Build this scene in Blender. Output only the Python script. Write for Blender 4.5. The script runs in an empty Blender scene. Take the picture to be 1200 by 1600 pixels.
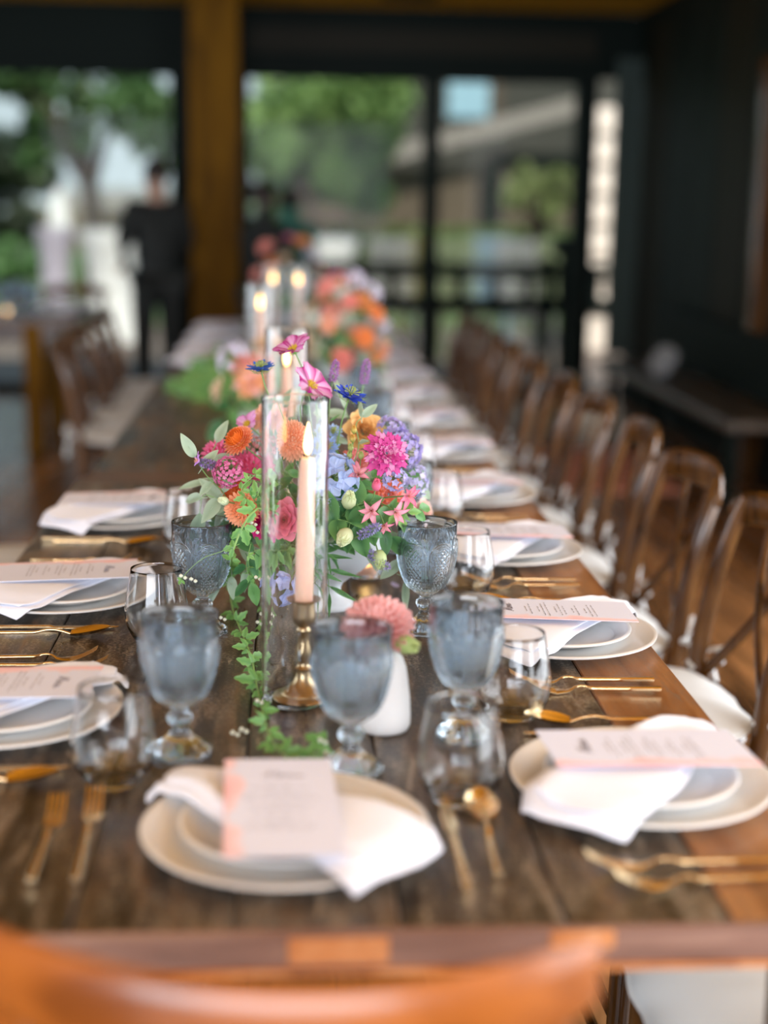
import bpy, bmesh, math, random
from math import sin, cos, pi, radians as R, sqrt, atan2, exp
from mathutils import Vector as V, Matrix as M, noise

S = bpy.context.scene
COL = S.collection
random.seed(7)
TZ = 0.76                       # table top height

# ------------------------------------------------------------------ camera
F, PITCH, YAW, ROLL = 2293.0, 0.20654, 0.06682, 0.01558
CAM = V((-0.0269, 0.0, 1.4088))
_fw = V((sin(YAW)*cos(PITCH), cos(YAW)*cos(PITCH), -sin(PITCH)))
_r = V((cos(YAW), -sin(YAW), 0)); _u = _r.cross(_fw)
RT = cos(ROLL)*_r + sin(ROLL)*_u; UP = -sin(ROLL)*_r + cos(ROLL)*_u
cd = bpy.data.cameras.new('camera'); cam = bpy.data.objects.new('camera', cd); COL.objects.link(cam)
cam.matrix_world = M(((RT.x, UP.x, -_fw.x, CAM.x), (RT.y, UP.y, -_fw.y, CAM.y), (RT.z, UP.z, -_fw.z, CAM.z), (0, 0, 0, 1)))
cd.sensor_fit = 'VERTICAL'; cd.sensor_height = 36; cd.lens = F/1600*36
cd.clip_start = .02; cd.clip_end = 300
cd.dof.use_dof = True; cd.dof.focus_distance = 2.16; cd.dof.aperture_fstop = 1.40
S.camera = cam

def ray(px, py): return _fw + RT*((px-600)/F) - UP*((py-800)/F)
def P(px, py, Y):                      # point at distance Y down the room that shows at that pixel
    d = ray(px, py); return CAM + d*(Y/d.y)
def PZ(px, py, z):                     # point at height z
    d = ray(px, py); return CAM + d*((z-CAM.z)/d.z)

# ------------------------------------------------------------------ light
w = bpy.data.worlds.new('sky'); S.world = w; w.use_nodes = True
nt = w.node_tree; bg = nt.nodes['Background']
tc = nt.nodes.new('ShaderNodeTexCoord'); sp = nt.nodes.new('ShaderNodeSeparateXYZ'); rp = nt.nodes.new('ShaderNodeValToRGB')
nt.links.new(tc.outputs['Generated'], sp.inputs[0]); nt.links.new(sp.outputs['Z'], rp.inputs[0]); nt.links.new(rp.outputs[0], bg.inputs[0])
rp.color_ramp.elements[0].color = (.72, .84, .90, 1); rp.color_ramp.elements[0].position = 0
rp.color_ramp.elements[1].color = (.30, .50, .72, 1); rp.color_ramp.elements[1].position = .8
bg.inputs[1].default_value = 1.0
def light(name, typ, loc, rot, energy, color, **k):
    l = bpy.data.lights.new(name, typ); o = bpy.data.objects.new(name, l); COL.objects.link(o)
    o.location = loc; o.rotation_euler = rot; l.energy = energy; l.color = color
    for a, b in k.items(): setattr(l, a, b)
    return o
light('sun', 'SUN', (0, 0, 20), (R(38), 0, R(10)), 6.0, (1, .93, .82), angle=R(1))
# daylight through the openings of the wall behind the camera and of the left wall
light('daylight_behind', 'AREA', (-1.2, -3.15, 1.75), (R(84), 0, 0), 400, (.84, .90, 1), shape='RECTANGLE', size=5.6, size_y=1.9)
light('daylight_left', 'AREA', (-5.75, 4.0, 1.6), (R(90), 0, R(-90)), 130, (.80, .90, 1), shape='RECTANGLE', size=6.0, size_y=1.9)
light('right_fill_light', 'AREA', (2.74, 1.9, 1.4), (R(88), 0, R(90)), 200, (.92, .95, 1), shape='RECTANGLE', size=5.6, size_y=2.2)  # added fill at an unseen right-hand opening, brightens chairs and floor
vs = S.view_settings; vs.view_transform = 'Standard'; vs.look = 'None'; vs.gamma = 1; vs.use_curve_mapping = False; vs.exposure = 0.22
S.cycles.sample_clamp_indirect = 6

# ------------------------------------------------------------------ materials
MATS = {}
def mat(name, col, rough=.5, metal=0, trans=0, ior=1.45, sheen=0, sss=0, spec=None, emit=None, es=0, coat=0, attr=False, bump=None, translucent=0, alpha=None):
    if name in MATS: return MATS[name]
    m = bpy.data.materials.new(name); m.use_nodes = True; n = m.node_tree; b = n.nodes['Principled BSDF']; L = n.links.new
    b.inputs['Base Color'].default_value = (*col, 1); b.inputs['Roughness'].default_value = rough; b.inputs['Metallic'].default_value = metal
    b.inputs['Transmission Weight'].default_value = trans; b.inputs['IOR'].default_value = ior
    b.inputs['Sheen Weight'].default_value = sheen; b.inputs['Coat Weight'].default_value = coat; b.inputs['Coat Roughness'].default_value = .12
    if spec is not None: b.inputs['Specular IOR Level'].default_value = spec
    if sss: b.inputs['Subsurface Weight'].default_value = sss; b.inputs['Subsurface Radius'].default_value = (.01, .006, .004); b.inputs['Subsurface Scale'].default_value = 1
    if emit: b.inputs['Emission Color'].default_value = (*emit, 1); b.inputs['Emission Strength'].default_value = es
    if attr:
        a = n.nodes.new('ShaderNodeAttribute'); a.attribute_name = 'Col'; L(a.outputs['Color'], b.inputs['Base Color'])
        if translucent:
            t = n.nodes.new('ShaderNodeBsdfTranslucent'); L(a.outputs['Color'], t.inputs[0]); mx = n.nodes.new('ShaderNodeMixShader'); mx.inputs[0].default_value = translucent
            L(b.outputs[0], mx.inputs[1]); L(t.outputs[0], mx.inputs[2]); L(mx.outputs[0], n.nodes['Material Output'].inputs[0])
    if bump:
        sc, st, dist = bump
        tx = n.nodes.new('ShaderNodeTexNoise'); tx.inputs['Scale'].default_value = sc; tx.inputs['Detail'].default_value = 4
        c = n.nodes.new('ShaderNodeTexCoord'); L(c.outputs['Object'], tx.inputs[0]); bp = n.nodes.new('ShaderNodeBump'); bp.inputs['Strength'].default_value = st; bp.inputs['Distance'].default_value = dist
        L(tx.outputs[0], bp.inputs['Height']); L(bp.outputs[0], b.inputs['Normal'])
    MATS[name] = m; return m

def wood(name, c0, c1, c2, rough=(.3, .5), stretch=(9, .9, 9), scale=2.2, bump=.12, coat=0, wear=None, rnd=.35, spec=.5):
    SPEC = spec
    m = bpy.data.materials.new(name); m.use_nodes = True; n = m.node_tree; b = n.nodes['Principled BSDF']; L = n.links.new; N = n.nodes.new
    c = N('ShaderNodeTexCoord'); mp = N('ShaderNodeMapping'); mp.inputs['Scale'].default_value = stretch; L(c.outputs['Object'], mp.inputs[0])
    oi = N('ShaderNodeObjectInfo'); ad = N('ShaderNodeVectorMath'); ad.operation = 'ADD'; sc = N('ShaderNodeVectorMath'); sc.operation = 'SCALE'
    cb = N('ShaderNodeCombineXYZ')
    for i in range(3): L(oi.outputs['Random'], cb.inputs[i])
    L(cb.outputs[0], sc.inputs[0]); sc.inputs['Scale'].default_value = 37; L(mp.outputs[0], ad.inputs[0]); L(sc.outputs[0], ad.inputs[1])
    t = N('ShaderNodeTexNoise'); t.inputs['Scale'].default_value = scale; t.inputs['Detail'].default_value = 9; t.inputs['Roughness'].default_value = .62; t.inputs['Distortion'].default_value = .5
    L(ad.outputs[0], t.inputs[0])
    r = N('ShaderNodeValToRGB'); e = r.color_ramp.elements; e[0].position = .34; e[0].color = (*c0, 1); e[1].position = .68; e[1].color = (*c2, 1); x = e.new(.5); x.color = (*c1, 1)
    L(t.outputs[0], r.inputs[0]); out = r.outputs[0]
    hs = N('ShaderNodeHueSaturation'); mr = N('ShaderNodeMapRange'); mr.inputs[3].default_value = 1-rnd; mr.inputs[4].default_value = 1+rnd; L(oi.outputs['Random'], mr.inputs[0]); L(mr.outputs[0], hs.inputs['Value']); L(out, hs.inputs['Color']); out = hs.outputs[0]
    if wear:
        t2 = N('ShaderNodeTexNoise'); t2.inputs['Scale'].default_value = 14; t2.inputs['Detail'].default_value = 12; t2.inputs['Roughness'].default_value = .75; L(ad.outputs[0], t2.inputs[0])
        r2 = N('ShaderNodeValToRGB'); r2.color_ramp.elements[0].position = .56; r2.color_ramp.elements[0].color = (0, 0, 0, 1); r2.color_ramp.elements[1].position = .72; r2.color_ramp.elements[1].color = (1, 1, 1, 1); L(t2.outputs[0], r2.inputs[0])
        mx = N('ShaderNodeMixRGB'); mx.inputs[2].default_value = (*wear, 1); ml = N('ShaderNodeMath'); ml.operation = 'MULTIPLY'; ml.inputs[1].default_value = .55; L(r2.outputs[0], ml.inputs[0]); L(ml.outputs[0], mx.inputs[0]); L(out, mx.inputs[1]); out = mx.outputs[0]
    rin = t.outputs[0]
    if wear:
        t3 = N('ShaderNodeTexNoise'); t3.inputs['Scale'].default_value = 230; t3.inputs['Detail'].default_value = 5; t3.inputs['Roughness'].default_value = .7; L(c.outputs['Object'], t3.inputs[0])
        t4 = N('ShaderNodeTexNoise'); t4.inputs['Scale'].default_value = 7; t4.inputs['Detail'].default_value = 4; L(ad.outputs[0], t4.inputs[0])
        sm = N('ShaderNodeMath'); sm.operation = 'MULTIPLY_ADD'; sm.inputs[1].default_value = .55; L(t4.outputs[0], sm.inputs[0]); L(t3.outputs[0], sm.inputs[2])
        r3 = N('ShaderNodeValToRGB'); r3.color_ramp.elements[0].position = .76; r3.color_ramp.elements[0].color = (0, 0, 0, 1); r3.color_ramp.elements[1].position = .92; r3.color_ramp.elements[1].color = (1, 1, 1, 1); L(sm.outputs[0], r3.inputs[0])
        m3 = N('ShaderNodeMixRGB'); m3.inputs[2].default_value = (*wear, 1); k3 = N('ShaderNodeMath'); k3.operation = 'MULTIPLY'; k3.inputs[1].default_value = .8; L(r3.outputs[0], k3.inputs[0]); L(k3.outputs[0], m3.inputs[0]); L(out, m3.inputs[1]); out = m3.outputs[0]
        # thin pale scratches
        vo = N('ShaderNodeTexVoronoi'); vo.feature = 'DISTANCE_TO_EDGE'; vo.inputs['Scale'].default_value = 9; dn_ = N('ShaderNodeMapping'); dn_.inputs['Rotation'].default_value = (0, 0, .7); dn_.inputs['Scale'].default_value = (1, .25, 1); L(c.outputs['Object'], dn_.inputs[0]); L(dn_.outputs[0], vo.inputs['Vector'])
        lt = N('ShaderNodeMath'); lt.operation = 'LESS_THAN'; lt.inputs[1].default_value = .006; L(vo.outputs['Distance'], lt.inputs[0]); g4 = N('ShaderNodeMath'); g4.operation = 'GREATER_THAN'; g4.inputs[1].default_value = .57; L(t4.outputs[0], g4.inputs[0]); k4 = N('ShaderNodeMath'); k4.operation = 'MULTIPLY'; L(lt.outputs[0], k4.inputs[0]); L(g4.outputs[0], k4.inputs[1])
        m4 = N('ShaderNodeMixRGB'); m4.inputs[2].default_value = (*wear, 1); L(k4.outputs[0], m4.inputs[0]); L(out, m4.inputs[1]); out = m4.outputs[0]
    L(out, b.inputs['Base Color'])
    m2 = N('ShaderNodeMapRange'); m2.inputs[3].default_value = rough[0]; m2.inputs[4].default_value = rough[1]; L(t.outputs[0], m2.inputs[0]); L(m2.outputs[0], b.inputs['Roughness'])
    bp = N('ShaderNodeBump'); bp.inputs['Strength'].default_value = bump; bp.inputs['Distance'].default_value = .004; L(t.outputs[0], bp.inputs['Height']); L(bp.outputs[0], b.inputs['Normal'])
    b.inputs['Coat Weight'].default_value = coat; b.inputs['Coat Roughness'].default_value = .15; b.inputs['Specular IOR Level'].default_value = SPEC
    MATS[name] = m; return m

W_TAB = wood('table_wood_dark', (.008, .006, .004), (.034, .023, .014), (.14, .082, .040), rough=(.16, .50), bump=.6, wear=(.26, .215, .165), stretch=(7, 1.2, 7), scale=3.2)
W_WARM = wood('table_wood_warm', (.10, .040, .014), (.22, .090, .030), (.36, .17, .065), rough=(.22, .42), bump=.3, wear=(.22, .13, .08), rnd=.15)
W_MID = wood('table_wood_mid', (.04, .022, .013), (.085, .045, .026), (.15, .08, .05), rough=(.25, .45), bump=.2, wear=(.2, .13, .1), stretch=(.9, 9, 9))
W_EDGE = wood('table_edge_wood', (.10, .050, .035), (.20, .105, .075), (.30, .18, .13), rough=(.3, .5), stretch=(1.2, 9, 9), bump=.2, rnd=.02)
W_INLAY = wood('orange_knot_wood', (.30, .10, .03), (.50, .19, .06), (.60, .28, .12), rnd=.02)
W_CHAIR = wood('chair_wood', (.030, .011, .002), (.085, .033, .006), (.15, .064, .014), rough=(.16, .26), stretch=(6, 6, 1.2), scale=3, bump=.04, coat=0, rnd=.15)
W_HEAD = wood('chair_wood_orange', (.15, .038, .005), (.26, .070, .009), (.36, .105, .016), rough=(.28, .38), stretch=(1.2, 6, 6), scale=3, bump=.03, coat=.3, rnd=.02)
W_FLOOR = wood('floor_wood', (.08, .036, .013), (.21, .092, .032), (.34, .155, .055), rough=(.16, .34), stretch=(8, .8, 8), bump=.08, rnd=.4)
W_CEIL = wood('ceiling_wood', (.36, .17, .01), (.55, .26, .015), (.66, .33, .03), spec=.1, rough=(.5, .7), rnd=.2)
W_POST = wood('post_wood', (.085, .036, .001), (.14, .060, .002), (.185, .082, .004), spec=.08, rough=(.5, .7), stretch=(6, 6, .8), rnd=.05)
DARK = mat('dark_frame', (.004, .008, .006), .6, spec=.12)
WALL = mat('dark_wall', (.006, .010, .007), .6, spec=.2, bump=(14, .1, .004))
WALLB = mat('brown_black_panel', (.014, .012, .006), .6, spec=.2, bump=(6, .1, .004))
PORC = mat('porcelain', (.76, .75, .73), .22, spec=.5, coat=.3)
LINEN = mat('napkin_linen', (.76, .78, .87), .85, sheen=.2, bump=(900, .25, .0006))
CUSH = mat('cushion_cotton', (.62, .63, .62), .8, sheen=.2, bump=(60, .2, .002))
GOLD = mat('gold_flatware', (.82, .60, .34), .24, 1)
BRASS = mat('aged_brass', (.42, .31, .18), .36, 1, bump=(60, .1, .001))
GLASS = mat('clear_glass', (.985, .99, .99), 0, trans=1, ior=1.45)
BLUEG = mat('smoke_blue_glass', (.64, .74, .82), .02, trans=.985, ior=1.47)
WINDOW = mat('tinted_window_glass', (.74, .77, .75), 0, trans=1, ior=1.1)
WAX = mat('peach_wax', (.92, .60, .46), .45, sss=.3)
WICK = mat('burnt_wick', (.02, .015, .01), .9)
FLAME = mat('candle_flame', (1, .6, .2), .5, emit=(1, .62, .22), es=26)
CERAM = mat('matte_white_ceramic', (.80, .80, .80), .55)
URN = mat('white_compote_ceramic', (.72, .75, .79), .38)
PETAL = mat('petals', (1, 1, 1), .55, attr=True, translucent=.32)
LEAF = mat('leaves', (.1, .3, .1), .45, attr=True, translucent=.25)
INK = mat('grey_ink', (.22, .21, .24), .8)
WATER = mat('water', (1, 1, 1), 0, trans=1, ior=1.33)
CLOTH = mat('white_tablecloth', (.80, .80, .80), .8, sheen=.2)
CLOTHS = mat('shaded_white_cloth', (.46, .42, .50), .85)  # the white cloth again, its shade put into a dull lilac colour
def ramp2(name, space, axis_fn, a, b, scale, p0, p1, rough=.8):
    m = bpy.data.materials.new(name); m.use_nodes = True; n = m.node_tree; bb = n.nodes['Principled BSDF']; L = n.links.new; N = n.nodes.new
    c = N('ShaderNodeTexCoord'); t = N('ShaderNodeTexNoise'); t.inputs['Scale'].default_value = scale; t.inputs['Detail'].default_value = 5; L(c.outputs[space], t.inputs[0])
    r = N('ShaderNodeValToRGB'); r.color_ramp.elements[0].position = p0; r.color_ramp.elements[0].color = (*a, 1); r.color_ramp.elements[1].position = p1; r.color_ramp.elements[1].color = (*b, 1)
    L(t.outputs[0], r.inputs[0]); L(r.outputs[0], bb.inputs['Base Color']); bb.inputs['Roughness'].default_value = rough; MATS[name] = m; return m
GRASS = ramp2('grass_ground', 'Object', 0, (.05, .09, .025), (.12, .18, .06), 1.2, .35, .7)
PATIO = ramp2('patio_paving', 'Object', 0, (.10, .078, .064), (.18, .135, .11), .8, .35, .7)
HOUSE = ramp2('house_wall', 'Object', 0, (.038, .038, .03), (.055, .055, .045), .5, .35, .7)
HOUSE2 = ramp2('house_tan_wall', 'Object', 0, (.075, .055, .038), (.11, .082, .056), .5, .35, .7)
# menu card: white stock with a pink watercolour wash down the left edge
def card_mat():
    m = bpy.data.materials.new('menu_card'); m.use_nodes = True; n = m.node_tree; b = n.nodes['Principled BSDF']; L = n.links.new; N = n.nodes.new
    c = N('ShaderNodeTexCoord'); s = N('ShaderNodeSeparateXYZ'); L(c.outputs['Object'], s.inputs[0])
    oi = N('ShaderNodeObjectInfo'); t = N('ShaderNodeTexNoise'); t.noise_dimensions = '4D'; t.inputs['Scale'].default_value = 17; t.inputs['Detail'].default_value = 3; L(c.outputs['Object'], t.inputs[0])
    mm = N('ShaderNodeMath'); mm.operation = 'MULTIPLY'; mm.inputs[1].default_value = 30; L(oi.outputs['Random'], mm.inputs[0]); L(mm.outputs[0], t.inputs['W'])
    a = N('ShaderNodeMath'); a.operation = 'MULTIPLY_ADD'; a.inputs[1].default_value = -14; a.inputs[2].default_value = -.72; L(s.outputs['X'], a.inputs[0])
    q = N('ShaderNodeMath'); q.operation = 'ADD'; L(a.outputs[0], q.inputs[0]); L(t.outputs[0], q.inputs[1])
    r = N('ShaderNodeValToRGB'); e = r.color_ramp.elements; e[0].position = .34; e[0].color = (.68, .71, .85, 1); e[1].position = .72; e[1].color = (.84, .47, .49, 1); x = e.new(.44); x.color = (.82, .60, .63, 1)
    L(q.outputs[0], r.inputs[0]); L(r.outputs[0], b.inputs['Base Color']); b.inputs['Roughness'].default_value = .75; return m
CARD = card_mat()
def rug_mat():
    m = bpy.data.materials.new('striped_rug'); m.use_nodes = True; n = m.node_tree; b = n.nodes['Principled BSDF']; L = n.links.new; N = n.nodes.new
    c = N('ShaderNodeTexCoord'); wv = N('ShaderNodeTexWave'); wv.bands_direction = 'Y'; wv.inputs['Scale'].default_value = 1.6; wv.inputs['Distortion'].default_value = .3; L(c.outputs['Object'], wv.inputs[0])
    r = N('ShaderNodeValToRGB'); e = r.color_ramp.elements; e[0].color = (.62, .16, .07, 1); e[1].color = (.75, .40, .30, 1); L(wv.outputs[0], r.inputs[0]); L(r.outputs[0], b.inputs['Base Color']); b.inputs['Roughness'].default_value = .9; return m
RUG = rug_mat()

# ------------------------------------------------------------------ mesh builder
class MB:
    def __init__(s): s.v = []; s.f = []; s.c = []; s.col = (1, 1, 1)
    def add(s, p, col=None): s.v.append(tuple(p)); s.c.append(col or s.col); return len(s.v)-1
    def grid(s, fn, nu, nv, cu=False, cv=False, colf=None, flip=False):
        b = len(s.v)
        for i in range(nu):
            for j in range(nv):
                u = i/(nu if cu else nu-1); v = j/(nv if cv else nv-1)
                s.add(fn(u, v), colf(u, v) if colf else None)
        for i in range(nu if cu else nu-1):
            for j in range(nv if cv else nv-1):
                q = [b+i*nv+j, b+((i+1) % nu)*nv+j, b+((i+1) % nu)*nv+(j+1) % nv, b+i*nv+(j+1) % nv]
                s.f.append(q[::-1] if flip else q)
        return s
    def lathe(s, prof, n=48, c=(0, 0, 0), cap0=True, cap1=True, mod=None, colf=None):
        b = len(s.v)
        for k, (r, z) in enumerate(prof):
            for i in range(n):
                a = 2*pi*i/n; rr = mod(r, z, a, k) if mod else r
                s.add((c[0]+rr*cos(a), c[1]+rr*sin(a), c[2]+z), colf(k) if colf else None)
        for k in range(len(prof)-1):
            for i in range(n):
                s.f.append([b+k*n+i, b+k*n+(i+1) % n, b+(k+1)*n+(i+1) % n, b+(k+1)*n+i])
        if cap0: s.f.append([b+i for i in range(n)][::-1])
        if cap1: s.f.append([b+(len(prof)-1)*n+i for i in range(n)])
        return s
    def box(s, c, d, rot=None, bev=0):
        x, y, z = d[0]/2, d[1]/2, d[2]/2; b = len(s.v)
        if not bev:
            for p in ((-x, -y, -z), (x, -y, -z), (x, y, -z), (-x, y, -z), (-x, -y, z), (x, -y, z), (x, y, z), (-x, y, z)):
                p = V(p); p = rot @ p if rot else p; s.add(p+V(c))
            for f in ((0, 3, 2, 1), (4, 5, 6, 7), (0, 1, 5, 4), (1, 2, 6, 5), (2, 3, 7, 6), (3, 0, 4, 7)): s.f.append([b+i for i in f])
        else:
            e = min(bev, x*.9, y*.9, z*.9)
            rings = [(-z, e), (-z+e, 0), (z-e, 0), (z, e)]
            for zz, o in rings:
                X, Y = x-o, y-o; k = e*.6
                for p in ((-X+k, -Y), (X-k, -Y), (X, -Y+k), (X, Y-k), (X-k, Y), (-X+k, Y), (-X, Y-k), (-X, -Y+k)):
                    q = V((p[0], p[1], zz)); q = rot @ q if rot else q; s.add(q+V(c))
            s.f.append([b+i for i in range(8)][::-1]); s.f.append([b+24+i for i in range(8)])
            for r in range(3):
                for i in range(8): s.f.append([b+r*8+i, b+r*8+(i+1) % 8, b+(r+1)*8+(i+1) % 8, b+(r+1)*8+i])
        return s
    def tube(s, pts, rad, n=8, flat=1, col=None, cap=True, side=None):
        pts = [V(p) for p in pts]; b = len(s.v); m = len(pts)
        if not isinstance(rad, (list, tuple)): rad = [rad]*m
        t = (pts[1]-pts[0]).normalized(); nrm = V(side) if side else (V((0, 0, 1)) if abs(t.z) < .9 else V((1, 0, 0)))
        for k in range(m):
            t = ((pts[k+1] if k < m-1 else pts[k])-(pts[k-1] if k else pts[k])).normalized()
            nrm = (nrm-t*nrm.dot(t)).normalized(); bi = t.cross(nrm)
            for i in range(n):
                a = 2*pi*i/n; s.add(pts[k]+(nrm*cos(a)*flat+bi*sin(a))*rad[k], col)
        for k in range(m-1):
            for i in range(n): s.f.append([b+k*n+i, b+k*n+(i+1) % n, b+(k+1)*n+(i+1) % n, b+(k+1)*n+i])
        if cap: s.f.append([b+i for i in range(n)][::-1]); s.f.append([b+(m-1)*n+i for i in range(n)])
        return s
    def sweep(s, pts, sec):            # rectangular section sweep: sec = [(half width x, half height z)]
        b = len(s.v)
        for p, (wx, hz) in zip(pts, sec):
            for a, c in ((-1, -.6), (-.7, -1), (.7, -1), (1, -.6), (1, .6), (.7, 1), (-.7, 1), (-1, .6)):
                s.add((p[0]+a*wx, p[1], p[2]+c*hz))
        n = 8; m = len(pts)
        for k in range(m-1):
            for i in range(n): s.f.append([b+k*n+i, b+k*n+(i+1) % n, b+(k+1)*n+(i+1) % n, b+(k+1)*n+i])
        s.f.append([b+i for i in range(n)][::-1]); s.f.append([b+(m-1)*n+i for i in range(n)])
        return s
    def mesh(s, name, m, smooth=True, fix=False, ang=None):
        me = bpy.data.meshes.new(name); me.from_pydata(s.v, [], s.f); me.materials.append(m)
        at = me.color_attributes.new('Col', 'FLOAT_COLOR', 'POINT')
        at.data.foreach_set('color', [x for c in s.c for x in (c[0], c[1], c[2], 1)])
        if fix:
            bm = bmesh.new(); bm.from_mesh(me); bmesh.ops.recalc_face_normals(bm, faces=bm.faces); bm.to_mesh(me); bm.free()
        if smooth:
            me.polygons.foreach_set('use_smooth', [True]*len(me.polygons))
            if ang:
                me.set_sharp_from_angle(angle=R(ang))
        me.update(); return me
def link(name, me, parent=None, loc=None, mw=None):
    o = bpy.data.objects.new(name, me); COL.objects.link(o)
    if parent: o.parent = parent
    if loc is not None: o.location = loc
    if mw is not None: o.matrix_basis = mw
    return o
def build(mb, name, m, parent=None, smooth=True, fix=False, ang=40, loc=None, mw=None): return link(name, mb.mesh(name, m, smooth, fix, ang), parent, loc, mw)
def tag(o, label=None, cat=None, group=None, kind=None):
    if label: o['label'] = label
    if cat: o['category'] = cat
    if group: o['group'] = group
    if kind: o['kind'] = kind
    return o
def thing(name, label, cat, loc=(0, 0, 0), rz=0, group=None):
    o = bpy.data.objects.new(name, None); COL.objects.link(o); o.location = loc; o.rotation_euler = (0, 0, rz); o.empty_display_size = .05
    return tag(o, label, cat, group)
KIDS = {}
def dup(o, loc, rz=0, label=None, group=None):
    def cp(x, par):
        c = x.copy(); COL.objects.link(c); c.parent = par
        for k in kids(x): cp(k, c)
        return c
    r = cp(o, None); r.location = loc; r.rotation_euler = (0, 0, rz)
    if label: r['label'] = label
    if group: r['group'] = group
    return r
def kids(x):
    if x.name not in KIDS: KIDS[x.name] = [k for k in x.children]
    return KIDS[x.name]
def struct(mb, name, m, parent=None, smooth=False, loc=None):
    o = build(mb, name, m, parent, smooth, loc=loc)
    if not parent: o['kind'] = 'structure'
    return o
def bx(x0, x1, y0, y1, z0, z1): return MB().box(((x0+x1)/2, (y0+y1)/2, (z0+z1)/2), (x1-x0, y1-y0, z1-z0))

# ------------------------------------------------------------------ room
XL, XR, YF, YB, ZC = -5.5, 2.52, -3.0, 11.0, 2.78
fl = struct(bx(XL, XR, YF, YB+.1, -.08, -.022), 'floor', DARK)
pm = {}
nx = 49; wpl = (XR-XL)/nx
for i in range(nx):
    y = YF - (i*1.37 % 2.8)
    while y < YB+.1:
        a, b2 = max(y, YF), min(y+2.8, YB+.1)
        if b2-a > .15:
            k = round(b2-a, 2)
            if k not in pm: pm[k] = MB().box((0, 0, 0), (wpl-.004, b2-a-.004, .022), bev=.0015).mesh('plank', W_FLOOR, False)
            link('plank', pm[k], fl, (XL+(i+.5)*wpl, (a+b2)/2, -.011))
        y += 2.8
ce = struct(bx(XL-.1, XR+.2, YF-.1, YB+.3, ZC+.02, ZC+.2), 'ceiling', DARK)
cb = MB().box((0, 0, 0), (8.0, .19, .02), bev=.003).mesh('ceiling_board', W_CEIL, False)
for k in range(22): link('board', cb, ce, (-1.49, YB-.12-k*.2, ZC+.01))
cb2 = MB().box((0, 0, 0), (8.0, 9.3, .02)).mesh('board', W_CEIL, False); link('board', cb2, ce, (-1.49, 1.75, ZC+.01))
bmh = MB().box((0, 0, 0), (8.0, .14, .16), bev=.01).mesh('beam', DARK, False)
for yy in (2.2, 6.6): link('beam', bmh, ce, (-1.49, yy, ZC-.08))
# right wall with a door frame, front wall, left wall (both with wide openings that let the daylight in)
wr = struct(bx(XR, XR+.15, 4.8, YB+.1, 0, ZC), 'wall_right', WALL)
build(bx(XR, XR+.15, YF, 4.8, 2.55, ZC), 'lintel', WALL, wr, False); build(bx(XR, XR+.15, YF, 4.8, 0, .12), 'parapet', WALL, wr, False); build(bx(XR, XR+.15, YF, -1.4, .12, 2.55), 'pier', WALL, wr, False)  # unseen opening, widened so the added right light reaches the floor
for k in range(9):                                   # vertical boards of the dark wall
    build(MB().box((XR-.012, 10.3-k*.62, 1.35), (.024, .6, 2.6), bev=.006), 'panel', WALL if k % 3 else WALLB, wr, False)
struct(bx(XR-.045, XR-.024, 4.8, YB, 0, .12), 'baseboard_right', DARK)
wf = struct(bx(XL, XR, YF-.15, YF, 0, .75), 'wall_front', WALL)
build(bx(XL, XR, YF-.15, YF, 2.72, ZC), 'lintel', WALL, wf, False); build(bx(XL, -4.1, YF-.15, YF, .75, 2.72), 'pier', WALL, wf, False); build(bx(1.7, XR, YF-.15, YF, .75, 2.72), 'pier', WALL, wf, False)
wl = struct(bx(XL-.15, XL, YF, .9, 0, ZC), 'wall_left', WALL)
build(bx(XL-.15, XL, .9, 7.1, 2.6, ZC), 'lintel', WALL, wl, False); build(bx(XL-.15, XL, .9, 7.1, 0, .6), 'parapet', WALL, wl, False); build(bx(XL-.15, XL, 7.1, YB+.1, 0, ZC), 'pier', WALL, wl, False)
# back wall: dark frame round three large tinted panes and the open strip beside the right wall
wb = struct(bx(XL, XR, YB, YB+.16, 2.33, ZC), 'wall_back', DARK)
build(bx(XL, -.88, YB-.02, YB, 2.38, 2.60), 'header_board', DARK, wb, False); build(bx(-.32, 2.2, YB-.02, YB, 2.47, 2.64), 'header_board', WALLB, wb, False)
build(bx(-.876, -.318, YB, YB+.16, 0, 2.33), 'pier', DARK, wb, False)
build(bx(2.085, 2.235, YB, YB+.14, 0, 2.33), 'pier', DARK, wb, False)
build(bx(.962, 1.078, YB, YB+.12, 0, 2.33), 'mullion', DARK, wb, False)
build(bx(XL, -4.6, YB, YB+.12, 0, 2.33), 'pier', DARK, wb, False); build(bx(-2.62, -2.54, YB, YB+.12, 0, 2.33), 'mullion', DARK, wb, False)
for n, (a, b2) in enumerate(((-4.6, -2.62), (-2.54, -.876), (-.318, .962), (1.078, 2.085))):
    wd = struct(bx(a, b2, YB+.04, YB+.055, .07, 2.29), 'window_%d' % (n+1), WINDOW)
    build(bx(a, b2, YB+.02, YB+.08, 2.29, 2.33), 'window_frame', DARK, wd, False); build(bx(a, b2, YB+.02, YB+.08, 0, .07), 'window_sill', DARK, wd, False)
post = struct(MB().box((-.53, 10.45, ZC/2), (.33, .3, ZC), bev=.012), 'pillar', W_POST)
dn = struct(MB().box((XR-.075, 7.66, 1.05), (.1, .09, 2.1), bev=.01), 'door_1', W_CHAIR)
build(MB().box((XR-.075, 7.12, 2.13), (.1, 1.2, .1), bev=.01), 'door_frame', W_CHAIR, dn, False); build(MB().box((XR-.075, 6.57, 1.05), (.1, .09, 2.1), bev=.01), 'door_frame', W_CHAIR, dn, False)
cur = MB()
p0, p1 = P(968, 85, 10.75), P(1004, 85, 10.75)
cur.grid(lambda u, v: (2.30+.20*u, 10.72+.03*sin(u*26), .35+2.1*v), 40, 8)
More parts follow.
